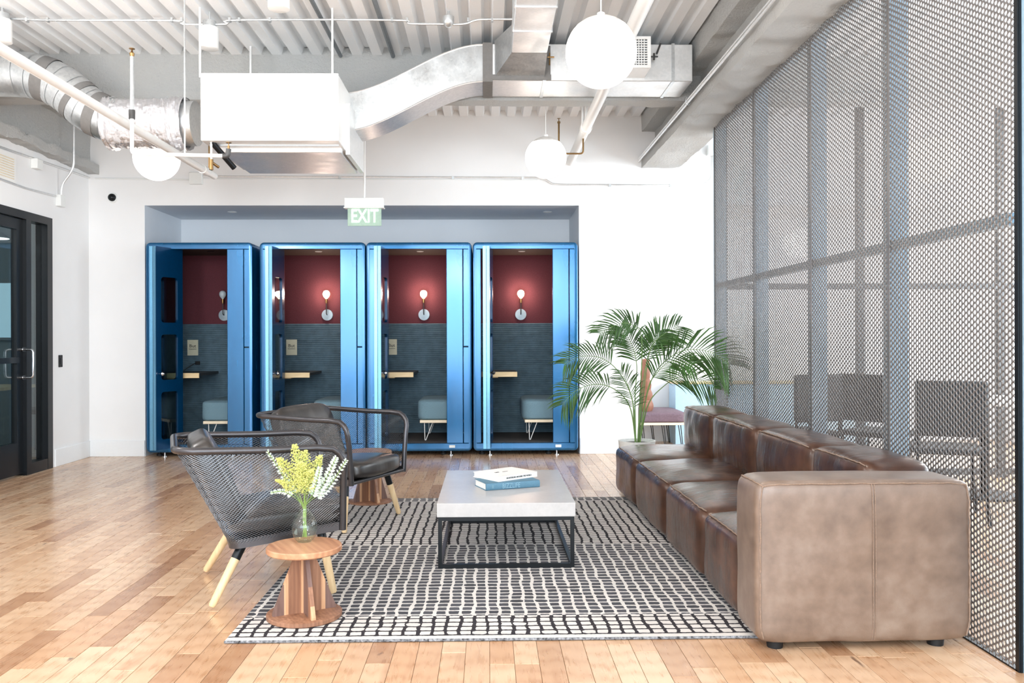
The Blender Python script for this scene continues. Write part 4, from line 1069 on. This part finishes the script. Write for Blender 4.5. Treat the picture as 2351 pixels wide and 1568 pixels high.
mbk.build('carved_groove', M['walnut_dark'], tm)
x, z = W(1617, 598, 9.35)
t = thing('dome_pendant', 'white dome pendant lamp hanging in the right hand nook', 'lamp', (x, 9.35, z))
MB().lathe([(.001, .09), (.02, .09), (.04, .08), (.08, .055), (.093, .0), (.094, -.06), (.091, -.06), (.088, 0), (.075, .05), (.001, .07)], 32).build('shade', M['white_metal'], t)
MB().lathe([(.001, -.045), (.085, -.045), (.085, -.04), (.001, -.04)], 24).build('diffuser', M['lamp_on'], t)
MB().tube([(0, 0, .09), (0, 0, zo-z)], .004, 6).build('cord', M['white_metal'], t)
MB().lathe([(.055, 0), (.055, -.018), (.001, -.022)], 24, 0, 0, zo-z).build('canopy', M['white_metal'], t)
bulb('nook_light', (x+.25, 9.2, z-.15), 5, .08, (1, .96, .92))
x0_, z0_ = W(1548, 878, 9.45)
t = thing('nook_counter', 'low white counter with thin tan top in the nook behind the palm', 'counter', (x0_, 9.45, 0))
MB().box(.02, 2.2, .03, .37, 0.0, z0_-.02).build('body', M['daylight_blue'], t, smooth=False)
MB().rbox(0, 2.2, 0, .37, z0_-.02, z0_, .003, 1).build('worktop', M['desk_wood'], t)

# ================================================================== CEILING SERVICES
YD0, YD1 = 6.42, 6.84
# trunk duct
xa = W(1126, 150, YD0)[0]; xb = W(1590, 150, YD0)[0]; za = W(1300, 186, YD0)[1]; zb = W(1300, 101, YD0)[1]
zb = min(zb, ZC-.03)
td_ = thing('trunk_duct', 'rectangular galvanised supply duct running along the cross beam', 'duct')
MB().rbox(xa, xb, YD0, YD1, za, zb, .004, 1).build('duct_body', M['galv_box'], td_)
for px in (1127, 1250, 1545):
    x = W(px, 150, YD0)[0]; MB().box(x-.012, x+.012, YD0-.006, YD1+.006, za-.006, zb+.006).build('duct_seam', M['galv'], td_, smooth=False)
xsl = W(1125, 150, YD0)[0]
MB().box(xsl-.055, xsl+.02, YD0-.009, YD1+.004, za-.009, zb+.006).build('sealed_joint', M['sealant'], td_, smooth=False)
# S duct
zb0 = W(785, 213, YD0)[1]; za0 = W(785, 300, YD0)[1]; x0_ = W(780, 260, YD0)[0]
sd = thing('curved_duct', 'curved galvanised duct joining the white air box to the trunk duct', 'duct')
n = 24; vs = []
for i in range(n+1):
    f = i/n; s_ = f*f*(3-2*f); X = x0_+(xsl-.05-x0_)*f
    top = zb0+(zb-zb0)*s_; bot = za0+(za-za0)*(f**1.6*(1.6-.6*f) if f < 1 else 1)
    bot = za0+(za-za0)*s_
    vs += [(X, YD0+.02, bot), (X, YD1-.02, bot), (X, YD1-.02, top), (X, YD0+.02, top)]
MB().add(vs, [(4*i+j, 4*i+(j+1) % 4, 4*i+4+(j+1) % 4, 4*i+4+j) for i in range(n) for j in range(4)]).build('duct_body', M['galv'], sd, angle=.6)
MB().tube([(vs[4*i][0], YD0+.018, vs[4*i][2]) for i in range(n+1)], .006, 6).build('duct_seam', M['galv_box'], sd)
MB().tube([(vs[4*i][0], YD0+.018, vs[4*i+2][2]) for i in range(n+1)], .006, 6).build('duct_seam', M['galv_box'], sd)
# air box
bx0, bz1 = W(460, 169, 5.9); bx1, bz0 = W(777, 323, 5.9)
ab = thing('air_box', 'large white fan coil box hung below the ceiling deck', 'air handler')
MB().rbox(bx0, bx1, 5.9, 6.93, bz0, bz1, .004, 1).build('casing', M['white_metal'], ab)
MB().rbox(bx0+.06, bx1-.02, 6.12, 6.90, bz0-.035, bz0+.005, .004, 1).build('access_panel', M['galv_box'], ab)
MB().box(bx0+.06, bx1-.02, 6.02, 6.04, bz0-.008, bz0+.001).build('panel_seam', M['galv'], ab, smooth=False)
MB().box(bx1, bx1+.03, 6.2, 6.9, bz0-.03, bz0+.34).build('side_flange', M['galv_box'], ab, smooth=False)
MB().box(bx0-.002, bx1+.002, 5.895, 5.905, bz1-.012, bz1+.002).build('top_lip', M['galv_box'], ab, smooth=False)
for (px, y_) in ((459, 5.92), (763, 5.92), (575, 6.7)):
    x = W(px, 120, y_)[0]; MB().box(x-.007, x+.007, y_, y_+.01, bz1-.02, ZC).build('hanger_strap', M['galv_box'], ab, smooth=False)
# branch duct running toward the camera
xl_, xr_ = W(1172, 150, YD0)[0], W(1250, 180, YD0)[0]; zbr = W(1200, 152, YD0)[1]
br = thing('branch_duct', 'square galvanised duct running from the trunk duct toward the camera', 'duct')
MB().rbox(xl_, xr_, 1.5, 6.12, zbr, ZC-.04, .004, 1).build('duct_body', M['galv_box'], br)
y = 1.9
while y < 6.1:
    MB().box(xl_-.006, xr_+.006, y, y+.015, zbr-.006, ZC-.035).build('duct_seam', M['galv'], br, smooth=False); y += .42
MB().add([(xl_, 6.12, zbr), (xr_, 6.12, zbr), (xr_, 6.12, ZC-.04), (xl_, 6.12, ZC-.04), (xl_-.12, YD0, za+.03), (xr_, YD0, za+.03), (xr_, YD0, ZC-.05), (xl_-.12, YD0, ZC-.05)],
         [(0, 1, 5, 4), (1, 2, 6, 5), (2, 3, 7, 6), (3, 0, 4, 7)]).build('take_off', M['galv'], br, smooth=False)
MB().box(xl_-.14, xr_+.05, YD0-.012, YD0+.0, za+.005, za+.045).build('sealed_joint', M['sealant'], br, smooth=False)
MB().box(xr_-.005, xr_+.045, YD0-.012, YD0, za+.045, ZC-.09).build('sealed_joint', M['sealant'], br, smooth=False)
x = xr_+.02; z = W(1258, 130, 6.35)[1]
MB().tube([(x, 6.36, z), (x+.05, 6.36, z)], .006, 8).tube([(x+.015, 6.36, z-.06), (x+.015, 6.36, z+.03)], .006, 6).build('damper_handle', M['brass'], br)
# register on the trunk duct
gx0_, gz1 = W(1438, 84, 6.18); gx1_, gz0 = W(1494, 156, 6.18)
rg = thing('supply_register', 'white louvred supply register beside the largest globe lamp', 'vent')
MB().rbox(gx0_-.02, gx1_, 6.20, YD0+.01, gz0, gz1, .003, 1).build('boot', M['white_metal'], rg)
MB().box(gx0_-.02, gx1_, 6.172, 6.1995, gz0, gz0+.02).box(gx0_-.02, gx1_, 6.172, 6.1995, gz1-.02, gz1).box(gx1_-.025, gx1_, 6.172, 6.1995, gz0+.02, gz1-.02).box(gx0_-.02, gx0_, 6.172, 6.1995, gz0+.02, gz1-.02).build('frame', M['white_metal'], rg, smooth=False)
MB().box(gx0_, gx1_-.02, 6.193, 6.198, gz0+.01, gz1-.01).build('throat_shade', M['groove'], rg, smooth=False)  # flat dark sheet standing in for the shade behind the slats
for i in range(10):
    z = gz0+.03+i*(gz1-gz0-.05)/10; MB().box(gx0_, gx1_-.024, 6.176, 6.192, z, z+.007).build('slat', M['white_metal'], rg, smooth=False)
for i in range(7):
    x = gx0_+.01+i*(gx1_-gx0_-.04)/7; MB().box(x, x+.006, 6.180, 6.190, gz0+.02, gz1-.02).build('slat', M['white_metal'], rg, smooth=False)
x, z = W(1502, 129, 6.35)
MB().tube([(x-.03, 6.36, z), (x+.03, 6.36, z)], .006, 8).tube([(x, 6.36, z-.025), (x, 6.36, z+.025)], .008, 6).tube([(x+.02, 6.36, z+.02), (x+.05, 6.36, z+.10)], .008, 6).build('damper_handle', M['grey_iron'], rg)
# round duct on the left
def pY(px, py, Y=6.4): x, z = W(px, py, Y); return Vector((x, Y, z))
rd = thing('round_duct', 'round galvanised duct with grey sealed joints at upper left', 'duct')
path = rounded([Vector((XL+.125, 6.4, pY(20, 168).z)), pY(118, 172), pY(236, 284), pY(452, 284)], .25, 8)
MB().tube(path, .165, 32).build('duct_body', M['galv'], rd)
def along(path, dist):
    acc = 0
    for a, b_ in zip(path[:-1], path[1:]):
        L = (b_-a).length
        if acc+L >= dist: return a.lerp(b_, (dist-acc)/L), (b_-a).normalized()
        acc += L
    return path[-1], (path[-1]-path[-2]).normalized()
tot = sum((b_-a).length for a, b_ in zip(path[:-1], path[1:]))
for d_, wd_ in ((.70, .09), (.98, .05), (1.16, .08)):
    p, dr_ = along(path, d_); MB().tube([p-dr_*wd_/2, p+dr_*wd_/2], .168, 32, caps=False).build('sealed_joint', M['sealant'], rd)
for d_ in (.15, .5, .6, .80, .90, 1.06, 1.24, 1.3):
    p, dr_ = along(path, d_); MB().tube([p-dr_*.004, p+dr_*.004], .170, 32, caps=False).build('duct_seam', M['galv'], rd)
# foil wrap
mb = MB(); a = pY(248, 284); b_ = pY(432, 284); n = 60; m = 40; vs = []
for i in range(n+1):
    for j in range(m):
        an = 2*PI*j/m; f = i/n; e = .004+.014*abs(noise.noise(Vector((f*18, math.cos(an)*3, math.sin(an)*3))))+.012*noise.noise(Vector((f*50, an*9, 3)))
        if f < .1 or f > .82: e += .014*abs(math.sin(f*130))+.004
        r_ = .172+e; vs.append((a.x+(b_.x-a.x)*f, 6.4+r_*math.cos(an), a.z+r_*math.sin(an)))
mb.add(vs, [(i*m+j, i*m+(j+1) % m, (i+1)*m+(j+1) % m, (i+1)*m+j) for i in range(n) for j in range(m)])
mb.build('foil_wrap', M['foil'], rd, angle=.35)
# sprinkler mains along Y
p = thing('sprinkler_main', 'white sprinkler pipe running away from the camera at upper left', 'pipe')
xz = (-2.3, 1.2+2.3*.598)
MB().tube([(xz[0], 2.0, xz[1]), (xz[0], 7.2, xz[1])], .029, 16).build('pipe_run', M['white_metal'], p)
MB().tube([(xz[0], 6.9, xz[1]), (xz[0], 7.0, xz[1])], .036, 16).build('coupling', M['white_metal'], p)
MB().tube([(xz[0], 7.1, xz[1]), (xz[0], 7.1, 3.2)], .016, 12).build('riser', M['brass'], p)
p = thing('sprinkler_main', 'white sprinkler pipe passing behind the two right hand globes', 'pipe')
MB().tube([(.86, 1.5, 3.03), (.86, YB, 3.03)], .042, 16).build('pipe_run', M['white_metal'], p)
MB().tube([(.86, 7.33, 3.03), (.86, 7.42, 3.03)], .052, 16).build('coupling', M['white_metal'], p)
MB().tube([(.86, 7.38, 3.03), (.86, 7.38, ZC)], .012, 8).build('hanger_rod', M['white_metal'], p)
MB().tube([(.83, 7.38, 3.06), (.83, 7.38, ZC)], .010, 8).build('hanger_rod', M['white_metal'], p)
# small sprinkler branch in front
Yk = 5.3
p = thing('sprinkler_branch', 'bare steel sprinkler drop with elbow in front of the foil duct', 'pipe')
A = WP(303, 130, Yk); B = WP(303, 353, Yk); C_ = WP(523, 358, Yk); D_ = WP(525, 342, Yk)
J = A.lerp(B, .55)
MB().tube([A, J], .012, 12).build('pipe_run', M['galv'], p)
MB().tube([J, J+Vector((0, 0, -.055))], .019, 12).build('coupling', M['grey_iron'], p)
MB().tube(rounded([J, B, C_], .03), .012, 12).build('pipe_run', M['white_metal'], p)
MB().tube(rounded([C_-Vector((.03, 0, 0)), C_, D_], .02), .016, 12).build('elbow', M['grey_iron'], p)
MB().lathe([(.008, 0), (.008, .02), (.003, .022), (.003, .035), (.018, .037), (.018, .04)], 12, D_.x, D_.y, D_.z).build('sprinkler_head', M['brass'], p)
MB().lathe([(.012, 0), (.016, .02), (.006, .03), (.004, .045), (.018, .047), (.018, .05)], 12, A.x, A.y, A.z).build('sprinkler_head', M['brass'], p)
hx = W(424, 200, Yk)[0]; MB().tube([(hx, Yk, C_.z), (hx, Yk, ZC)], .005, 6).build('hanger_rod', M['galv'], p)
p = thing('drain_stub', 'black insulated drain pipes hanging under the white air box', 'pipe')
MB().tube([WP(486, 326, 5.96), WP(538, 386, 6.1)], .020, 12).build('pipe_run', M['black_metal'], p)
MB().tube([WP(485, 366, 5.95), WP(485, 390, 5.95)], .014, 12).tube([WP(485, 372, 5.95), WP(502, 384, 6.0)], .010, 10).build('fitting', M['brass'], p)
q = WP(485, 372, 5.95); MB().tube([q, Vector((q.x, 5.95, bz0+.004))], .008, 8).build('riser', M['white_metal'], p)
# sprinkler head behind the middle globe
p = thing('sprinkler_drop', 'upright bronze sprinkler head above the middle globe lamp', 'sprinkler')
a = WP(1283, 345, 7.6); b_ = WP(1283, 283, 7.6)
MB().tube(rounded([Vector((.86, 7.6, 2.995)), Vector((.86, 7.6, a.z-.03)), Vector((a.x, 7.6, a.z-.03)), b_], .03), .008, 8).build('pipe_run', M['brass'], p)
MB().lathe([(.014, 0), (.014, .015), (.004, .02), (.004, .04), (.018, .043), (.001, .048)], 12, b_.x, b_.y, b_.z).build('sprinkler_head', M['brass'], p)

# ceiling conduit with can lights
YC = 6.0; zc_ = W(600, 44, YC)[1]
cd = thing('ceiling_conduit', 'thin steel conduit running across the ceiling deck', 'conduit')
pts = [(-60, 42), (60, 44), (100, 46), (400, 47), (420, 55), (520, 55), (545, 46), (905, 46), (940, 54), (1010, 55), (1040, 56), (1070, 54), (1100, 45), (1176, 44)]
MB().tube(smoothpath([WP(a, b_, YC) for a, b_ in pts], 5), .0085, 8).build('conduit_run', M['galv'], cd)
for px in (62, 110, 395, 418, 528, 550, 620, 900, 935, 1075, 1130):
    q = WP(px, 46, YC); MB().box(q.x-.008, q.x+.008, YC-.014, YC+.014, q.z-.013, q.z+.014).build('clip', M['galv'], cd, smooth=False)
def can(px, py0, py1, Y, lab, w=.0625, box=True):
    x, zt = W(px, py0, Y); zb_ = W(px, py1, Y)[1]
    t = thing('can_light', lab, 'ceiling light', (x, Y, zb_), group='white cylinder ceiling lights'); H = zt-zb_
    MB().lathe([(w-.006, 0), (w, .004), (w, H), (.001, H+.002)], 28).build('cylinder', M['white_metal'], t)
    MB().lathe([(.001, .012), (w-.007, .012), (w-.006, .001)], 24).build('diffuser', M['lamp_on'], t)
    MB().lathe([(w*.75, H), (w*.75, H+.045), (.001, H+.047)], 16).build('junction_box', M['galv'], t)
    MB().tube([(0, 0, H+.04), (0, 0, ZC-zb_)], .008, 8).build('stem', M['galv'], t)
can(481, 64, 113, YC, 'white cylinder ceiling light hanging left of the white air box')
can(5, 46, 98, YC-.05, 'white cylinder ceiling light cut by the left edge of the picture')
can(640, -30, 22, 5.0, 'white cylinder ceiling light cut by the top edge of the picture')
x, z = W(1030, 52, YC)
t = thing('smoke_detector', 'small dome fixture on the ceiling conduit', 'detector', (x, YC-.03, z))
MB().lathe([(.001, -.045), (.02, -.04), (.038, -.015), (.04, 0), (.04, .03), (.001, .032)], 20).build('dome', M['galv'], t)
MB().tube([(0, 0, .03), (0, 0, ZC-z)], .008, 8).build('stem', M['galv'], t)

# globes
def globe(px, py, r, Y, lab, seen=True):
    x, z = W(px, py, Y)
    t = thing('globe_pendant', lab, 'lamp', (x, Y, z), group='opal globe pendant lamps')
    prof = [(r*math.sin(a), -r*math.cos(a)) for a in [PI*k/24 for k in range(19)]]
    prof[0] = (.001, -r)
    MB().lathe(prof, 40).build('opal_globe', M['globe'], t)
    prof = [(r*1.003*math.sin(a), -r*1.003*math.cos(a)) for a in [PI*k/24 for k in range(18, 25)]]; prof[-1] = (.001, r)
    MB().lathe(prof, 40).build('cap', M['globe_cap'], t)
    MB().lathe([(.02, 0), (.02, .02), (.006, .028), (.001, .03)], 14, 0, 0, r*.99).build('cord_grip', M['white_metal'], t)
    MB().tube([(0, 0, r), (0, 0, ZC-z)], .0035, 6).build('cord', M['white_metal'], t)
globe(1380, 120, .180, 4.30, 'largest glowing globe pendant, at upper right centre')
globe(1253, 362, .178, 7.30, 'smaller glowing globe pendant below and left of the largest one')
globe(360, 363, .182, 6.95, 'glowing globe pendant half hidden below the foil wrapped duct')
globe(2140, 365, .17, 5.7, 'globe pendant seen through the perforated screen')
bulb('globe_light', (W(1380, 120, 4.3)[0], 4.05, W(1380, 120, 4.3)[1]-.3), 26, .15, (1, .9, .8))

# exit sign
x, z0 = W(837, 519, 7.5); z1 = W(837, 476, 7.5)[1]; z2 = W(837, 455, 7.5)[1]
es = thing('exit_sign', 'glass EXIT sign hanging from the ceiling in front of the booths', 'sign', (x, 7.5, 0), math.radians(-1))
MB().rbox(-.172, .168, -.035, .035, z1-.002, z2, .004, 1).build('housing', M['white_plastic'], es)
MB().rbox(-.178, .174, -.042, .042, z1-.012, z1, .003, 1).build('housing_lip', M['white_plastic'], es)
MB().rbox(-.148, .148, -.006, .006, z0, z1, .002, 1).build('glass_panel', M['exit_glass'], es)
text('exit_lettering', 'EXIT', .165, M['exit_letters'], Matrix.Translation((.002, -.009, (z0+z1)/2)) @ rot, es, sx=.72, bold=.003)
MB().tube([(-.0, 0, z2), (-.0, 0, ZC)], .010, 10).build('stem', M['white_metal'], es)
# wall conduits
yw = YB-.014
wc = thing('wall_conduit', 'slim conduit crossing the back wall above the booths', 'conduit')
pts = [(218, 410), (440, 412)]
MB().tube([WP(a, b_, yw) for a, b_ in pts], .008, 8).build('conduit_run', M['white_plastic'], wc)
pts = [(462, 405), (700, 406), (1000, 407), (1235, 408), (1252, 412), (1268, 422), (1290, 424), (1480, 425), (1600, 425)]
pth = [WP(a, b_, yw) for a, b_ in pts]
pth += [WP(a, b_, yw) for a, b_ in ((1618, 422), (1630, 412), (1636, 396), (1638, 355))]
MB().tube(pth, .0095, 8).build('conduit_run', M['galv_box'], wc)
MB().tube([p_+Vector((0, .01, -.022)) for p_ in pth[:4]], .005, 6).build('conduit_run', M['white_plastic'], wc)
for px, py in ((780, 407), (1040, 408), (1200, 409), (1400, 425), (1540, 425)):
    q = WP(px, py, yw); MB().box(q.x-.012, q.x+.012, yw-.012, YB, q.z-.016, q.z+.012).build('clip', M['galv'], wc, smooth=False)
x, z = W(452, 411, YB); MB().rbox(x-.065, x+.065, YB-.05, YB, z-.06, z+.06, .004, 1).build('junction_box', M['white_plastic'], wc)
x, z = W(1632, 347, YB); MB().rbox(x-.045, x+.06, YB-.07, YB, z-.05, z+.05, .004, 1).build('junction_box', M['white_plastic'], wc)
# left wall conduit
lc = thing('left_wall_conduit', 'steel conduits and box on the left wall above the black door', 'conduit')
def SP(px, py, X): y_, z_ = S(px, py, X); return Vector((X, y_, z_))
MB().tube([SP(205, 408, XL+.012), SP(0, 337, XL+.012), SP(-40, 322, XL+.012)], .009, 8).build('conduit_run', M['galv_box'], lc)
MB().tube([SP(128, 450, XL+.012), SP(60, 432, XL+.012), SP(0, 410, XL+.012), SP(-60, 388, XL+.012)], .009, 8).build('conduit_run', M['galv_box'], lc)
y_, z_ = S(133, 460, XL); MB().rbox(XL, XL+.05, y_-.05, y_+.05, z_-.06, z_+.05, .004, 1).build('junction_box', M['white_plastic'], lc)
vy_ = y_
MB().tube(rounded([Vector((XL+.03, vy_, z_)), Vector((XL+.03, vy_, z_+.14)), Vector((XL+.15, vy_+.0, z_+.30)), Vector((XL+.15, vy_, ZC-.02))], .08), .011, 10).build('conduit_run', M['galv_box'], lc)
y_, z_ = S(77, 377, XL); MB().rbox(XL, XL+.06, y_-.05, y_+.05, z_-.045, z_+.045, .004, 1).build('junction_box', M['white_plastic'], lc)
# return grille on left wall
y1_, zt_ = S(28, 362, XL); y0_ = y1_-.5; zb_ = S(28, 412, XL)[1]
gr = thing('wall_grille', 'white louvred air grille on the left wall at the picture edge', 'vent')
MB().box(XL, XL+.012, y0_, y1_+.04, zb_-.03, zt_+.03).build('frame', M['white_metal'], gr, smooth=False)
for i in range(9):
    z_ = zb_+i*(zt_-zb_)/9; MB().box(XL+.012, XL+.018, y0_, y1_, z_, z_+.008).build('slat', M['ply'], gr, smooth=False)
# clips conduit on right girder
q0 = Vector((gx0+.014, YB-.02, 3.03)); q1 = Vector((gx0+.014, 1.5, 3.05))
gc = thing('girder_conduit', 'long thin conduit fixed along the right hand ceiling girder', 'conduit')
MB().tube([q0, q1], .009, 8).tube([q0+Vector((-.0, 0, .022)), q1+Vector((0, 0, .022))], .009, 8).build('conduit_run', M['galv_box'], gc)
for f in (.3, .62): 
    q = q0.lerp(q1, f); MB().tube([q+Vector((.02*math.cos(a), 0, .011+.032*math.sin(a))) for a in [2*PI*k/12 for k in range(13)]], .003, 5).build('clip', M['galv'], gc)
